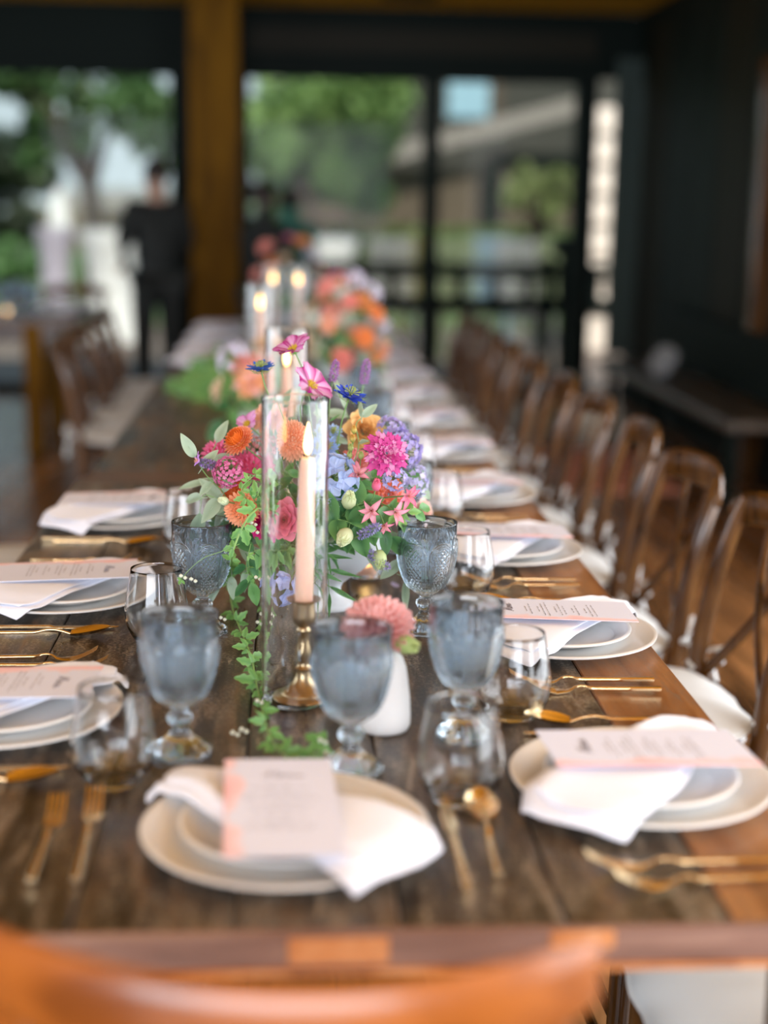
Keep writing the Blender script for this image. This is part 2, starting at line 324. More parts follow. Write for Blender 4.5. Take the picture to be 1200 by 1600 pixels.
co = build(cur, 'lit_wall_strip', mat('lit_wall_grey_green', (.07, .095, .085), .9), fix=False); tag(co, 'narrow grey green strip for lit wall edge beside the bright gap in the back wall', 'lit_wall_strip')  # stands in for the window-lit edge of the right wall
# small ceiling fitting
cl = thing('ceiling_vent', 'small dark square fitting on the warm wooden ceiling', 'vent', (P(640, 4, 10.2).x, 10.2, ZC))
build(MB().box((0, 0, -.012), (.36, .2, .024), bev=.004), 'frame', DARK, cl, False)
for k in range(4): build(MB().box((0, -.06+k*.04, -.028), (.3, .018, .008)), 'slat', DARK, cl, False)
# rug
rg = build(MB().box((0, 0, .006), (1.0, 1.3, .012), bev=.004), 'rug', RUG, None, False, loc=(1.48, 7.85, 0)); tag(rg, 'orange and pink striped rug on the wooden floor behind the chairs', 'rug')

# ------------------------------------------------------------------ dining tables
edges = [-.525, -.375, -.225, -.075, .078, .232, .389, .525]
def dining_table(y0, y1, label, hw=.525, legs=(), near=False):
    t = thing('dining_table', label, 'table', (0, (y0+y1)/2, 0), 0, 'long wooden tables set end to end')
    L = y1-y0; k = hw/.525; a0 = -L/2+(.005 if near else .075)
    for i in range(7):
        a, b2 = edges[i]*k, edges[i+1]*k
        build(MB().box(((a+b2)/2, (a0+L/2-.075)/2, TZ-.016), (b2-a-.0022, L/2-.075-a0, .032), bev=.0018), 'plank', W_WARM if i == 6 else W_TAB, t, False)
    for s in ((1,) if near else (-1, 1)): build(MB().box((0, s*(L/2-.037), TZ-.017), (2*hw, .072, .034), bev=.004), 'end_board', W_MID, t, False)
    if near:
        build(MB().box((0, -L/2+.0015, TZ-.018), (2*hw, .007, .036), bev=.001), 'edge_strip', W_EDGE, t, False)
        build(MB().box((.02, -L/2-.001, TZ-.0385), (2*hw, .012, .005)), 'edge_highlight', W_INLAY, t, False)  # highlight along the lower edge, painted as a thin orange strip
        build(MB().box((.020, -L/2-.0022, TZ-.019), (.092, .003, .026), bev=.001), 'inlay_patch', W_INLAY, t, False)
        build(MB().box((.245, -L/2-.0022, TZ-.012), (.06, .003, .018), bev=.001), 'inlay_patch', W_INLAY, t, False)
    for s in (-1, 1):
        build(MB().box((s*(hw-.085), 0, TZ-.06), (.022, L-.5, .055), bev=.003), 'apron', W_TAB, t, False)
        for y in legs: build(MB().box((s*(hw-.033), y-(y0+y1)/2, (TZ-.034)/2), (.055, .07, TZ-.034), bev=.006), 'leg', W_MID, t, False)
    return t
dining_table(1.232, 3.49, 'long dark wooden dining table nearest the camera, set with plates', legs=(1.315, 3.445), near=True)
dining_table(3.50, 5.82, 'middle one of the long dark wooden tables, with leafy green vines on it', .505, (4.01, 5.69))
dining_table(5.835, 8.2, 'far one of the long dark wooden tables before the window wall', .505, (6.24, 8.08))

# ------------------------------------------------------------------ chairs (sitter faces +y)
def make_chair(label, wm, cushion=True, group=None, bow=.042, drop=.022):
    t = thing('dining_chair', label, 'chair', group=group)
    se = MB()
    def seatf(u, v):
        a = 2*pi*u; rr = [0, 1, 1.02, 1.02, 1, 0][v]; z = [.452, .452, .447, .422, .418, .418][v]
        n = 3.2; c, s = cos(a), sin(a); q = (abs(c)**n+abs(s)**n)**(-1/n); wd = .205+.018*s
        return (rr*q*c*wd, rr*q*s*.205, z)
    se.grid(lambda u, v: seatf(u, int(round(v*5))), 40, 6, cu=True); build(se, 'seat', wm, t, fix=True)
    post = []
    for s in (-1, 1):
        pts = [(s*.185, -.235, 0), (s*.186, -.205, .22), (s*.186, -.19, .43), (s*.185, -.205, .56), (s*.184, -.232, .70), (s*.180, -.262, .80), (s*.168, -.275, .845)]
        build(MB().tube(pts, [.014, .0165, .019, .019, .018, .016, .012], 12, side=(0, 1, 0)), 'leg', wm, t)
        build(MB().tube([(s*.182, .185, 0), (s*.178, .175, .21), (s*.174, .168, .42)], [.0135, .016, .018], 12), 'leg', wm, t)
    rl = MB()
    def rail(u, v):
        x = (u-.5)*2; a = 2*pi*v; e = 1-abs(x)**8*(.55 if drop > 0 else .3)
        hz = .037*e; yz = .0115*(1-abs(x)**8*.4)
        return (x*.213, -.262-bow*(1-x*x)+cos(a)*yz, .834-drop*abs(x)**3+sin(a)*hz*(1 if sin(a) > 0 else 1))
    rl.grid(rail, 34, 14, cv=True)
    for kk in (0, 33): rl.f.append([kk*14+i for i in range(14)])
    build(rl, 'top_rail', wm, t, fix=True, ang=60)
    for s in (-1, 1):       # the two crossed bars of the back
        pts = []
        for k in range(13):
            q = k/12; x = s*(.075-.25*(q**1.25)); z = .805-.33*q; y = -.292+.085*q-.012*sin(pi*q)*(-s) 
            pts.append((x, y, z))
        build(MB().tube(pts, .014, 10, flat=.5, side=(0, 1, 0)), 'cross_bar', wm, t)
    build(MB().tube([(-.185, -.195, .475), (0, -.215, .478), (.185, -.195, .475)], .011, 8), 'stretcher', wm, t)
    for z in (.16, .24): build(MB().tube([(-.18, .17, z), (.18, .17, z)], .009, 8), 'stretcher', wm, t)
    for s in (-1, 1):
        build(MB().tube([(s*.184, -.2, .2), (s*.179, .17, .2)], .009, 8), 'stretcher', wm, t)
    if cushion:
        cu = MB(); rnd = random.Random(3)
        def cf(u, v):
            a = 2*pi*u; k = v*2-1; n = 3.4; c, s = cos(a), sin(a); q = (abs(c)**n+abs(s)**n)**(-1/n)
            ph = v*pi; rr = sin(ph)**.42 if v not in (0, 1) else 0
            z = .478-cos(ph)*.026*(1-.25*(rr)) 
            pin = 1+.012*sin(a*14)*rr
            return (rr*q*c*.218*pin, rr*q*s*.218*pin+.005, z+.002*sin(a*9+rr*9)*rr)
        cu.grid(cf, 64, 17, cu=True); c = build(cu, 'cushion', CUSH, t, fix=True, ang=180)
        pip = MB(); pip.tube([cf(k/64, .5) for k in range(65)], .0035, 6); build(pip, 'piping', CUSH, c)
        for s in (-1, 1):
            b2 = MB(); o = V((s*.198, -.205, .50))
            for q in (-1, 1):
                b2.tube([o, o+V((q*.02*1, -.02, .028)), o+V((q*.045, -.03, .036)), o+V((q*.055, -.03, .012)), o+V((q*.03, -.024, -.004)), o], [.004, .009, .012, .010, .006, .004], 6, flat=.35)
                b2.tube([o, o+V((q*.018, -.03, -.02)), o+V((q*.03, -.036, -.055)), o+V((q*.05, -.03, -.075))], [.004, .008, .008, .009], 6, flat=.3)
            b2.tube([o+V((0, .0, 0)), o+V((-s*.014, .024, 0)), o+V((-s*.03, .02, -.01))], .006, 6)
            b2.lathe([(0.001, -.009), (.008, -.006), (.010, 0), (.008, .006), (.001, .009)], 8, o)
            build(b2, 'tie_bow', CUSH, c)
    return t
ordn = ['first', 'second', 'third', 'fourth', 'fifth', 'sixth', 'seventh', 'eighth', 'ninth', 'tenth', 'eleventh', 'twelfth']
RY = [1.555+.5575*k for k in range(12)]; RY[1] = 2.134; RY[2] = 2.69; RY[3] = 3.225
proto = make_chair('brown cross-back chair with white tied cushion, first on the right side from the near end', W_CHAIR, group='cross-back chairs on the right side')
proto.location = (.615, RY[0]+.02, 0); proto.rotation_euler = (0, 0, R(90))
kids(proto)
rr = random.Random(5)
for k in range(1, 12):
    dup(proto, (.615+rr.uniform(-.012, .012), RY[k]-.05+rr.uniform(-.015, .015), 0), R(90+rr.uniform(-4, 4)), 'brown cross-back chair with white tied cushion, %s on the right side from the near end' % ordn[k])
LY = [1.80, 2.38, 2.99]; FY = [5.965, 6.50, 7.04, 7.58]
for k, y in enumerate(LY + [3.73]):
    dup(proto, (-.70, y+(.05 if k < 3 else 0), 0), R(-90), 'brown cross-back chair on the left side, %s from the near end' % ordn[k], 'cross-back chairs on the left side')
for k, y in enumerate(FY):
    dup(proto, (-.66-.02*(k % 2), y, 0), R(-90+[2, -2, 1, 0][k]), 'dark cross-back chair left of the far table, %s from its near end' % ordn[k], 'cross-back chairs on the left side')
hc = make_chair('orange-brown wooden chair at the near head of the table, seen from behind', W_HEAD, bow=.085, drop=-.012)
hc.location = (-.020, 1.285, 0); hc.rotation_euler = (0, R(.7), R(-6)); hc.scale = (1.16, 1, 1.004)

# ------------------------------------------------------------------ place settings (diner sits at -y, looks to +y)
def plate_prof(r, h, well, t=.004):
    return [(.001, .0015), (well*.75, .0015), (well*.8, 0.0), (well*.86, .0), (well*.9, .0035), (r*.97, h-.004), (r, h-.0025), (r+.0006, h), (r-.002, h+.0012), (r-.006, h), (well+.01, .0085), (well, .006), (well*.8, .0048), (.001, .0048)]
charger_me = MB().lathe(plate_prof(.149, .019, .103), 96).mesh('dinner_plate', PORC, ang=50)
salad_me = MB().lathe(plate_prof(.110, .018, .078), 96).mesh('salad_plate', PORC, ang=50)
SZ = .0075       # salad plate rests in the dinner plate
def hgt(x, y, o=0):
    r = sqrt(x*x+y*y)
    a = SZ+.0205
    if r < .112: return a
    if r < .150:
        t = (r-.112)/.038; t = t*t*(3-2*t); return a*(1-t)+.0215*t
    if r < .172:
        t = (r-.150)/.022; t = t*t*(3-2*t); return .0215*(1-t)+.0015*t
    return .0015
def napkin(seed, ang=R(139), l0=-.15, l1=.168, w0=.165, w1=.08, off=(0, -.0)):
    rd = random.Random(seed); mb = MB(); d = V((cos(ang), sin(ang), 0)); n = V((-d.y, d.x, 0)); ph = rd.uniform(0, 6)
    def layer(mb, la, lb, wa, wb, z0, th, skew):
        def f(u, v):
            s = la+(lb-la)*u; wd = (wa+(wb-wa)*u)/2*(1-.16*max(0, 1-u*8)**2); a = 2*pi*v
            cx = cos(a); sx = sin(a); e = .22
            X = math.copysign(abs(cx)**.55, cx); Z = math.copysign(abs(sx)**.7, sx)
            s2 = s + skew*X*wd*(1-u) - skew*.4*X*wd*u
            p = d*s2+n*(X*wd+.006*sin(s*30+ph))+V((off[0], off[1], 0))
            z = hgt(p.x, p.y)+z0+.0016*sin(s*55+X*3+ph)*(abs(Z) > 0)+.004*sin(pi*u)*(1-X*X)*.6
            # a soft ridge where the cloth is folded over
            z += .006*exp(-((X-.75)/.25)**2)*th/.006
            en = min(1, min(u, 1-u)*14); p = p + d*((.022*(1-X*X))*(-max(0, 1-u*5)+max(0, 1-(1-u)*5)))
            return (p.x, p.y, z+th/2*(1+Z*(.35+.65*sqrt(en))))
        b = len(mb.v); nu, nv = 54, 28; mb.grid(f, nu, nv, cv=True)
        mb.f.append([b+i for i in range(nv)][::-1]); mb.f.append([b+(nu-1)*nv+i for i in range(nv)])
    layer(mb, l0, l1, w0, w1, 0, .0055, .02)
    layer(mb, l0+.012, l1-.02, w0*.9, w1*.8, .0055, .0055, .06)
    return mb
nap_me = [napkin(k, R(139+d), l0=l0, w0=w0).mesh('napkin', LINEN, fix=True, ang=180) for k, d, l0, w0 in ((1, 0, -.152, .165), (2, 3, -.158, .150), (3, -4, -.155, .155))]
card_me = MB().box((0, 0, 0), (.116, .232, .0011)).mesh('menu_card', CARD, False)
def lettering():
    mb = MB(); z = .0008
    def st(pts, r=.00045):
        mb.tube([(x, y, z) for x, y in pts], r, 4)
    # Menu in a slanted script
    sc = .0085; ox, oy = -.019, .066
    def q(pts): return [(ox+sc*(x+y*.35), oy+sc*y) for x, y in pts]
    st(q([(0, 0), (.25, .9), (.45, 1.75), (.55, 1.9), (.6, 1.2), (.65, .25), (.75, .15), (1.1, 1.0), (1.4, 1.8), (1.5, 1.9), (1.5, 1.0), (1.5, .2), (1.6, 0), (1.8, .15), (2.1, .5), (2.35, .8), (2.3, 1.0), (2.1, .9), (2.0, .4), (2.15, 0), (2.45, .1), (2.8, .7), (2.9, .9), (2.85, .4), (2.8, 0), (3.0, .6), (3.25, .9), (3.4, .8), (3.35, .2), (3.5, 0), (3.75, .3), (3.95, .9), (3.9, .3), (4.0, 0), (4.25, .15), (4.5, .9), (4.5, .3), (4.6, 0), (4.9, .2), (5.3, .4)]), .0005)
    rd = random.Random(2)
    y = .046
    for g in (2, 3, 3, 2, 3):
        for k in range(g):
            wd = rd.uniform(.028, .044) if k else .018
            n = int(wd/.0016); x0 = -wd
            pts = [(x0+i*.0032*.62*1.0, y+.0009*sin(i*2.1+rd.random())) for i in range(int(2*wd/(.0032*.62)))]
            i = 0
            while i < len(pts)-3:
                L = rd.randint(4, 9); seg = pts[i:i+L]; i += L+1
                if len(seg) > 2: st(seg, .00028)
            y -= .0066
        y -= .0062
    return mb
let_me = lettering().mesh('lettering', INK, False)
def make_menu():
    o = link('menu_card', card_me); link('lettering', let_me, o); return o

def fork_mesh(L=.205, tine=.045):
    mb = MB(); pts = []; sec = []
    N = 22
    for k in range(N+1):
        q = k/N; y = -L/2+q*(L-tine); 
        if q < .66: z = .0065; wx = .0044-.0008*q; hz = .0026
        else:
            t = (q-.66)/.34; z = .0065+.006*sin(pi*min(1, t*1.6))*.8-.0035*t; wx = .0036-.0012*sin(pi*min(1, t*1.8))+.0085*max(0, (t-.45)/.55)**1.4; hz = .0018-.0006*t
            if t > .45: z -= .004*sin((t-.45)/.55*pi/2)
        pts.append((0, y, max(z, .0022))); sec.append((wx, hz))
    mb.sweep(pts, sec); z0 = pts[-1][2]; y0 = pts[-1][1]
    for i in range(4):
        x = (i-1.5)*.0054; tp = []; ts = []
        for k in range(8):
            t = k/7; tp.append((x, y0-.002+t*tine, z0+.017*t**1.6)); ts.append((.0019-.0009*t, .0011-.0004*t))
        mb.sweep(tp, ts)
    return mb
def spoon_mesh(L=.20, bl=.058):
    mb = MB(); pts = []; sec = []; N = 20
    for k in range(N+1):
        q = k/N; y = -L/2+q*(L-bl)
        if q < .62: z = .0065; wx = .0042-.001*q
        else: t = (q-.62)/.38; z = .0065+.0065*sin(pi*t)*(1-t*.3)-.0035*t; wx = .0035-.001*sin(pi*t)
        pts.append((0, y, z)); sec.append((wx, .0026-.0009*q))
    mb.sweep(pts, sec); y0 = -L/2+L-bl
    def f(o):
        def g(u, v):
            s = u; c = v*2-1; wd = .0185*sin(pi*min(1, (s*.93+.07)**.85))**.62; y = y0-.003+s*(bl+.003)
            dp = .008*sin(pi*(.12+.88*s)**.9)**.8*(1-c*c); return (c*wd, y, .0105+.004*s-dp+o*.0011-.005*(1-s)*(1-s))
        return g
    mb.grid(f(0), 16, 11, flip=True); mb.grid(f(1), 16, 11)
    return mb
def knife_mesh(L=.235, bl=.105):
    mb = MB(); pts = []; sec = []
    for k in range(10): q = k/9; pts.append((0, -L/2+q*(L-bl), .0045)); sec.append((.0047-.0007*q, .0024))
    for k in range(1, 15):
        q = k/14; pts.append((.0006-.002*q*q, L/2-bl+q*bl, .0038)); sec.append((.0042+.0042*sin(pi*min(q*1.15, 1)**.8)*.9 if q < .8 else .0042*(1-((q-.8)/.2)**2)+.0007+.0035*(1-q)*3*.9*.6, .0011))
    mb.sweep(pts, sec); return mb
fork_me = fork_mesh().mesh('fork', GOLD, ang=50); sfork_me = fork_mesh(.185, .04).mesh('fork', GOLD, ang=50)
spoon_me = spoon_mesh().mesh('spoon', GOLD, ang=60); knife_me = knife_mesh().mesh('knife', GOLD, ang=40)

# goblet of pressed glass
def goblet():
    mb = MB(); prof = []
    pts = [(.0, .0), (.030, .0), (.0375, .0015), (.0385, .004), (.036, .008), (.028, .013), (.018, .021), (.0115, .030), (.0095, .036), (.0125, .040), (.0150, .045), (.0140, .050), (.0098, .054), (.0095, .058), (.0135, .061), (.0190, .065), (.0255, .0715), (.0310, .080), (.0360, .091), (.0400, .104), (.0430, .118), (.0447, .132), (.0455, .145), (.0457, .158), (.0460, .170), (.0462, .1745)]
    def interp(pp, n):
        out = []
        for i in range(len(pp)-1):
            (r0, z0), (r1, z1) = pp[i], pp[i+1]; m = max(1, int(sqrt((r1-r0)**2+(z1-z0)**2)/n))
            for k in range(m): out.append((r0+(r1-r0)*k/m, z0+(z1-z0)*k/m))
        out.append(pp[-1]); return out
    foot = interp(pts[1:16], .0016); bowl = interp(pts[15:], .00085)
    outer = [(.001, .0)] + foot + bowl[1:]
    inner = [(.0452, .1755), (.0441, .1745), (.0436, .160), (.0430, .145), (.0420, .130), (.0400, .115), (.0365, .101), (.032, .090), (.025, .080), (.015, .0745), (.001, .0735)]
    NS = 336
    def md(r, z, a, k):
        if k >= len(outer): return r
        d = 0
        if z < .03 and r > .013: d += .0012*cos(a*12)*min(1, (r-.013)/.01)*(1 if z > .001 else .6); 
        if .036 < z < .054: d += .0007*cos(a*8)
        if .062 < z < .158:
            A = (a/(2*pi)*6) % 1.0; x = (A-.5)*2*pi*.0455/6       # metres across one arch panel
            hw = .0195; zt = .128; e = abs(x)
            if z > zt: rad = sqrt(x*x+(z-zt)**2)
            else: rad = e
            def ridge(c, wdt, h): return h*exp(-((rad-c)/wdt)**2)
            dd = 0
            if z > .070:
                dd = ridge(.0195, .0010, .0021)+ridge(.0165, .0010, .0021)+ridge(.0138, .0010, .0020)
                if rad < .0122:
                    s = (x+z*.82); t = (x-z*.82); p = .0076
                    dd = .0022*(1-min(1, 3.2*abs((s/p) % 1-.5)*1))*1.0 + .0022*(1-min(1, 3.2*abs((t/p) % 1-.5)))
                if z > .135 and e > .012:
                    fa = atan2(z-.128, .0238-e); dd += .0005*cos(fa*14)*min(1, (z-.135)/.008)
            else: dd = .0006*cos(a*18)
            d += dd*min(1, (.158-z)/.004 if z > .154 else 1)
        return r+d
    mb.lathe(outer+inner, NS, mod=md)
    return mb
goblet_me = goblet().mesh('water_goblet', BLUEG, fix=True, ang=180)
def wineglass():
    pp = [(.001, .0015), (.024, .0015), (.027, 0), (.030, .0008), (.0375, .010), (.0440, .023), (.0472, .037), (.0478, .048), (.0464, .062), (.0437, .078), (.0405, .095), (.0378, .112), (.0375, .1135), (.0368, .1128), (.0392, .096), (.0424, .078), (.0451, .062), (.0465, .048), (.0459, .037), (.0428, .025), (.036, .0125), (.027, .0072), (.012, .006), (.001, .0058)]
    out = []
    for i in range(len(pp)-1):
        for k in range(3): t = k/3; out.append((pp[i][0]*(1-t)+pp[i+1][0]*t, pp[i][1]*(1-t)+pp[i+1][1]*t))
    out.append(pp[-1]); return MB().lathe(out, 96)
wine_me = wineglass().mesh('wine_glass', GLASS, fix=True, ang=180)

def setting(cx, cy, rz, who, grp, idx, cutlery=True, gob=None, wine=None, menu_off=(0, 0, 0), forks=True):
    c = M.Translation((cx, cy, TZ)) @ M.Rotation(rz, 4, 'Z')
    def put(name, me, loc, r=0, label='', cat='', g=''):
        o = link(name, me); p = c @ V(loc); o.location = p; o.rotation_euler = (0, 0, rz+r); return tag(o, label+' '+who, cat, g+' '+grp)
    put('dinner_plate', charger_me, (0, 0, .0003), 0, 'large cream dinner plate', 'plate', 'dinner plates')
    put('salad_plate', salad_me, (0, 0, SZ), 0, 'smaller cream plate on the dinner plate', 'plate', 'salad plates')
    put('napkin', nap_me[idx % 3], (0, 0, .002), pi if 'right side' in grp else 0, 'folded white linen napkin across the plates', 'napkin', 'napkins')
    mo = make_menu(); p = c @ V((menu_off[0], menu_off[1], SZ+.0205+.0215)); mo.location = p; mo.rotation_euler = (R(1.5), R(1), rz+menu_off[2]); tag(mo, 'white and pink menu card on the napkin', 'menu')
    mo['label'] = 'menu card with pink wash '+who; mo['group'] = 'menu cards '+grp
    if cutlery:
        if forks:
            put('fork', fork_me, (-.205, .005, .0), R(rr.uniform(-2, 2)), 'gold fork nearer the plate', 'fork', 'gold forks')
            put('fork', sfork_me, (-.245, -.005, .0), R(rr.uniform(-3, 3)), 'shorter outer gold fork', 'fork', 'gold forks')
        put('knife', knife_me, (.175, -.01, .0), R(rr.uniform(-1, 1)), 'gold knife', 'knife', 'gold knives')
        put('spoon', spoon_me, (.212, .0, .0), R(rr.uniform(-3, 3)), 'gold spoon', 'spoon', 'gold spoons')
    if gob:
        o = link('water_goblet', goblet_me); o.location = (gob[0], gob[1], TZ+.0004); o.rotation_euler = (0, 0, rr.uniform(0, 6)); tag(o, 'blue pressed-glass goblet '+who, 'goblet', 'blue goblets')
        GOB.append(o)
    if wine:
        o = link('wine_glass', wine_me); o.location = (wine[0], wine[1], TZ+.0004); tag(o, 'clear stemless wine glass '+who, 'glass', 'stemless glasses')
GOB = []
setting(-.029, 1.427, 0, 'at the near head of the table', 'at the head', 0, gob=(.047, 1.615), wine=(.165, 1.530), menu_off=(-.004, -.022, R(2)))
rg_g = [(.192, 1.725), (.186, 2.185), (.20, 2.72), (.20, 3.25), (.2, 3.8), (.2, 4.35), (.2, 4.9), (.2, 5.5)]
rg_w = [(.266, 1.80), (.275, 2.40), (.285, 2.93), (.28, 3.45), (.27, 4.0), (.27, 4.6), (.27, 5.1), (.27, 5.7)]
for k in range(12):
    setting([.375, .385][k > 0] if k < 2 else .382, RY[k], R(90), 'at the %s place on the right side' % ordn[k], 'on the right side', k+1, cutlery=k < 8, gob=rg_g[k] if k < 8 else None, wine=rg_w[k] if k < 8 else None, menu_off=(-.0, -.005+.01*(k % 2), R([3, -2, 1, 4][k % 4])))
lg = [(-.155, 1.675), (-.157, 2.185), None]; lw = [(-.224, 1.59), (-.223, 2.14), (-.218, 2.74)]
for k in range(3):
    setting([-.385, -.395, -.375][k], LY[k], R(-90), 'at the %s place on the left side' % ordn[k], 'on the left side', k+2, gob=lg[k], wine=lw[k], menu_off=(0, 0, R([-3, 2, -1][k])))
for k in range(4):
    setting(-.36, FY[k], R(-90), 'on the left of the far table, %s place' % ordn[k], 'left of the far table', k, cutlery=False, menu_off=(0, 0, 0))

# ------------------------------------------------------------------ candles
stick_prof = [(.001, 0), (.040, 0), (.041, .002), (.040, .004), (.034, .006), (.030, .007), (.029, .0095), (.022, .013), (.0135, .023), (.009, .036), (.0095, .039), (.0115, .041), (.0095, .043), (.007, .047), (.0085, .052), (.0105, .058), (.0105, .066), (.0078, .076), (.007, .088), (.0095, .091), (.0095, .094), (.007, .098), (.008, .101)]
cup_prof = [(.001, 0), (.010, 0), (.0125, .003), (.0150, .008), (.0155, .014), (.0148, .025), (.0152, .031), (.0225, .0345), (.023, .036), (.0215, .0365), (.0135, .034), (.0125, .030), (.0125, .02), (.001, .02)]
st_me = MB().lathe(stick_prof, 48).mesh('candlestick_base', BRASS, ang=50); cp_me = MB().lathe(cup_prof, 48).mesh('candle_cup', BRASS, ang=50)
tap_me = MB().lathe([(.001, 0), (.0118, 0), (.0122, .004), (.0120, .08), (.0112, .15), (.0102, .196), (.0085, .2025), (.004, .2035), (.001, .203)], 32).mesh('wax', WAX, ang=60)
wick_me = MB().tube([(0, 0, .203), (.0005, 0, .208), (.002, 0, .2125)], .0008, 6).mesh('wick', WICK)
fl_me = MB().lathe([(.0004, .207), (.0028, .2095), (.0046, .214), (.0053, .219), (.0048, .226), (.0034, .234), (.0016, .243), (.0003, .249)], 20).mesh('flame', FLAME, ang=180)
HC = .405; RC = .0432; TG = .0022
cyl_me = MB().lathe([(.001, 0), (RC-.004, 0), (RC-.002, 0), (RC-.0006, .0006), (RC, .002), (RC, .004), (RC, .006), (RC, HC-.004), (RC, HC-.002), (RC, HC-.001), (RC-.0004, HC), (RC-TG+.0004, HC), (RC-TG, HC-.001), (RC-TG, HC-.002), (RC-TG, HC-.004), (RC-TG, .010), (RC-TG, .008), (RC-TG, .006), (RC-TG-.003, .004), (.001, .004)], 96).mesh('glass_cylinder', GLASS, fix=True, ang=50)
cand_at = [(-.018, 1.868, 'in front of the flowers, nearest of them'), (-.030, 2.93, 'just behind the first flower arrangement'), (-.113, 4.55, 'beside the middle table vines, third from the near end'), (-.089, 6.05, 'far down the table, left of its neighbour'), (.013, 6.0, 'far down the table, right of its neighbour'), (.03, 3.9, 'before the second flower arrangement')][:5]
for i, (x, y, wh) in enumerate(cand_at):
    g = tag(link('hurricane_cylinder', cyl_me), 'tall clear glass candle cylinder '+wh, 'glass cylinder', 'glass candle cylinders'); g.location = (x, y, TZ+.0003)
    s = thing('candlestick', 'brass candlestick in cylinder '+wh, 'candlestick', (x+(.012 if i == 0 else 0), y-.0, TZ+.0045), 0, 'brass candlesticks')
    link('base', st_me, s); link('candle_cup', cp_me, s, (0, 0, .100))
    t = thing('taper_candle', 'lit peach taper candle '+wh, 'candle', (x+(.012 if i == 0 else 0), y, TZ+.0045+.1205), 0, 'taper candles')
    t.rotation_euler = (0, R(1.2), 0) if i == 0 else (0, 0, 0)
    link('wax', tap_me, t); link('wick', wick_me, t); link('flame', fl_me, t)
# votive behind the urn
vt = thing('votive_holder', 'short glass votive holder with a tealight behind the white urn', 'candle holder', (.112, 2.53, TZ+.0003))
build(MB().lathe([(.001, 0), (.027, 0), (.030, .003), (.034, .062), (.0325, .0625), (.0285, .008), (.001, .007)], 48), 'cup', GLASS, vt, fix=True, ang=50)
tl = thing('tealight_candle', 'small lit tealight glowing inside the votive holder behind the urn', 'candle', (.112, 2.53, TZ+.0085))
build(MB().lathe([(.001, 0), (.019, 0), (.0195, .015), (.001, .0145)], 32), 'wax', WAX, tl)
build(MB().lathe([(.0004, .0145), (.004, .019), (.0058, .026), (.005, .033), (.0003, .046)], 16), 'flame', FLAME, tl)
# bud vase
bv = build(MB().lathe([(.001, 0), (.026, 0), (.031, .002), (.0338, .008), (.0340, .02), (.0325, .045), (.0300, .066), (.0275, .082), (.0225, .095), (.0155, .103), (.0105, .108), (.0085, .113), (.0083, .121), (.0095, .125), (.0075, .1255), (.0065, .121), (.0065, .11), (.001, .10)], 64), 'bud_vase', CERAM, ang=60, loc=(.094, 1.755, TZ+.0003))
tag(bv, 'small matte white bottle-shaped bud vase holding one pink dahlia', 'vase')
# compote urn
UX, UY = .045, 2.33
urn = build(MB().lathe([(.001, 0), (.036, 0), (.0375, .003), (.036, .008), (.031, .012), (.021, .018), (.0155, .026), (.015, .034), (.019, .042), (.032, .052), (.052, .066), (.070, .084), (.082, .103), (.088, .122), (.0895, .126), (.087, .126), (.078, .102), (.06, .078), (.001, .06)], 80), 'compote_urn', URN, ang=60, loc=(UX, UY, TZ+.0003))
tag(urn, 'white footed compote urn holding the first flower arrangement', 'vase')

# ------------------------------------------------------------------ flowers
def frame(n, roll=0):
    n = V(n).normalized(); a = V((0, 0, 1)) if abs(n.z) < .95 else V((0, 1, 0)); x = a.cross(n).normalized(); y = n.cross(x)
    m = M((( x.x, y.x, n.x, 0), (x.y, y.y, n.y, 0), (x.z, y.z, n.z, 0), (0, 0, 0, 1))); return m @ M.Rotation(roll, 4, 'Z')
def mixc(a, b, t): return tuple(a[i]*(1-t)+b[i]*t for i in range(3))
def petal(mb, T, L, Wd, c0, c1, cup=.2, curl=0, nu=6, nv=5, shape=.7, notch=0, pleat=0, tip=1.0, blunt=False, edge=0):
    def f(u, v):
        s = v*2-1; wv = Wd/2*(sin(pi*min(.985, (u*.88+.09*tip+.0))**shape))**.8 if u < 1 else Wd/2*(.28 if notch else .06)
        if blunt: wv = Wd/2*min(1, .12+(u/.68))**.75*(1-.22*max(0, (u-.72)/.28)**2)
        if u == 0: wv = Wd*.08
        y = L*u*((1-notch*(.5+.5*cos(s*pi*2.6))*u**4-.30*s*s*u**3) if blunt else 1) ; x = s*wv
        z = cup*Wd*s*s*sin(pi*u*.5+.5)+curl*L*u*u+pleat*L*.03*cos(s*9)*u
        return T @ V((x, y, z))
    mb.grid(f, nu, nv, colf=(lambda u, v: mixc(c0, c1, min(1, max(0, u*.55+abs(v*2-1)**1.5*edge-.15)))) if edge else (lambda u, v: mixc(c0, c1, min(1, u*(1-.15*abs(v*2-1))))))
def mkT(az, el, r=0, z=0, roll=0):     # petal frame: radiates at azimuth az, elevation el, starting at radius r
    return M.Rotation(az, 4, 'Z') @ M.Translation((0, r, z)) @ M.Rotation(el, 4, 'X') @ M.Rotation(roll, 4, 'Y')
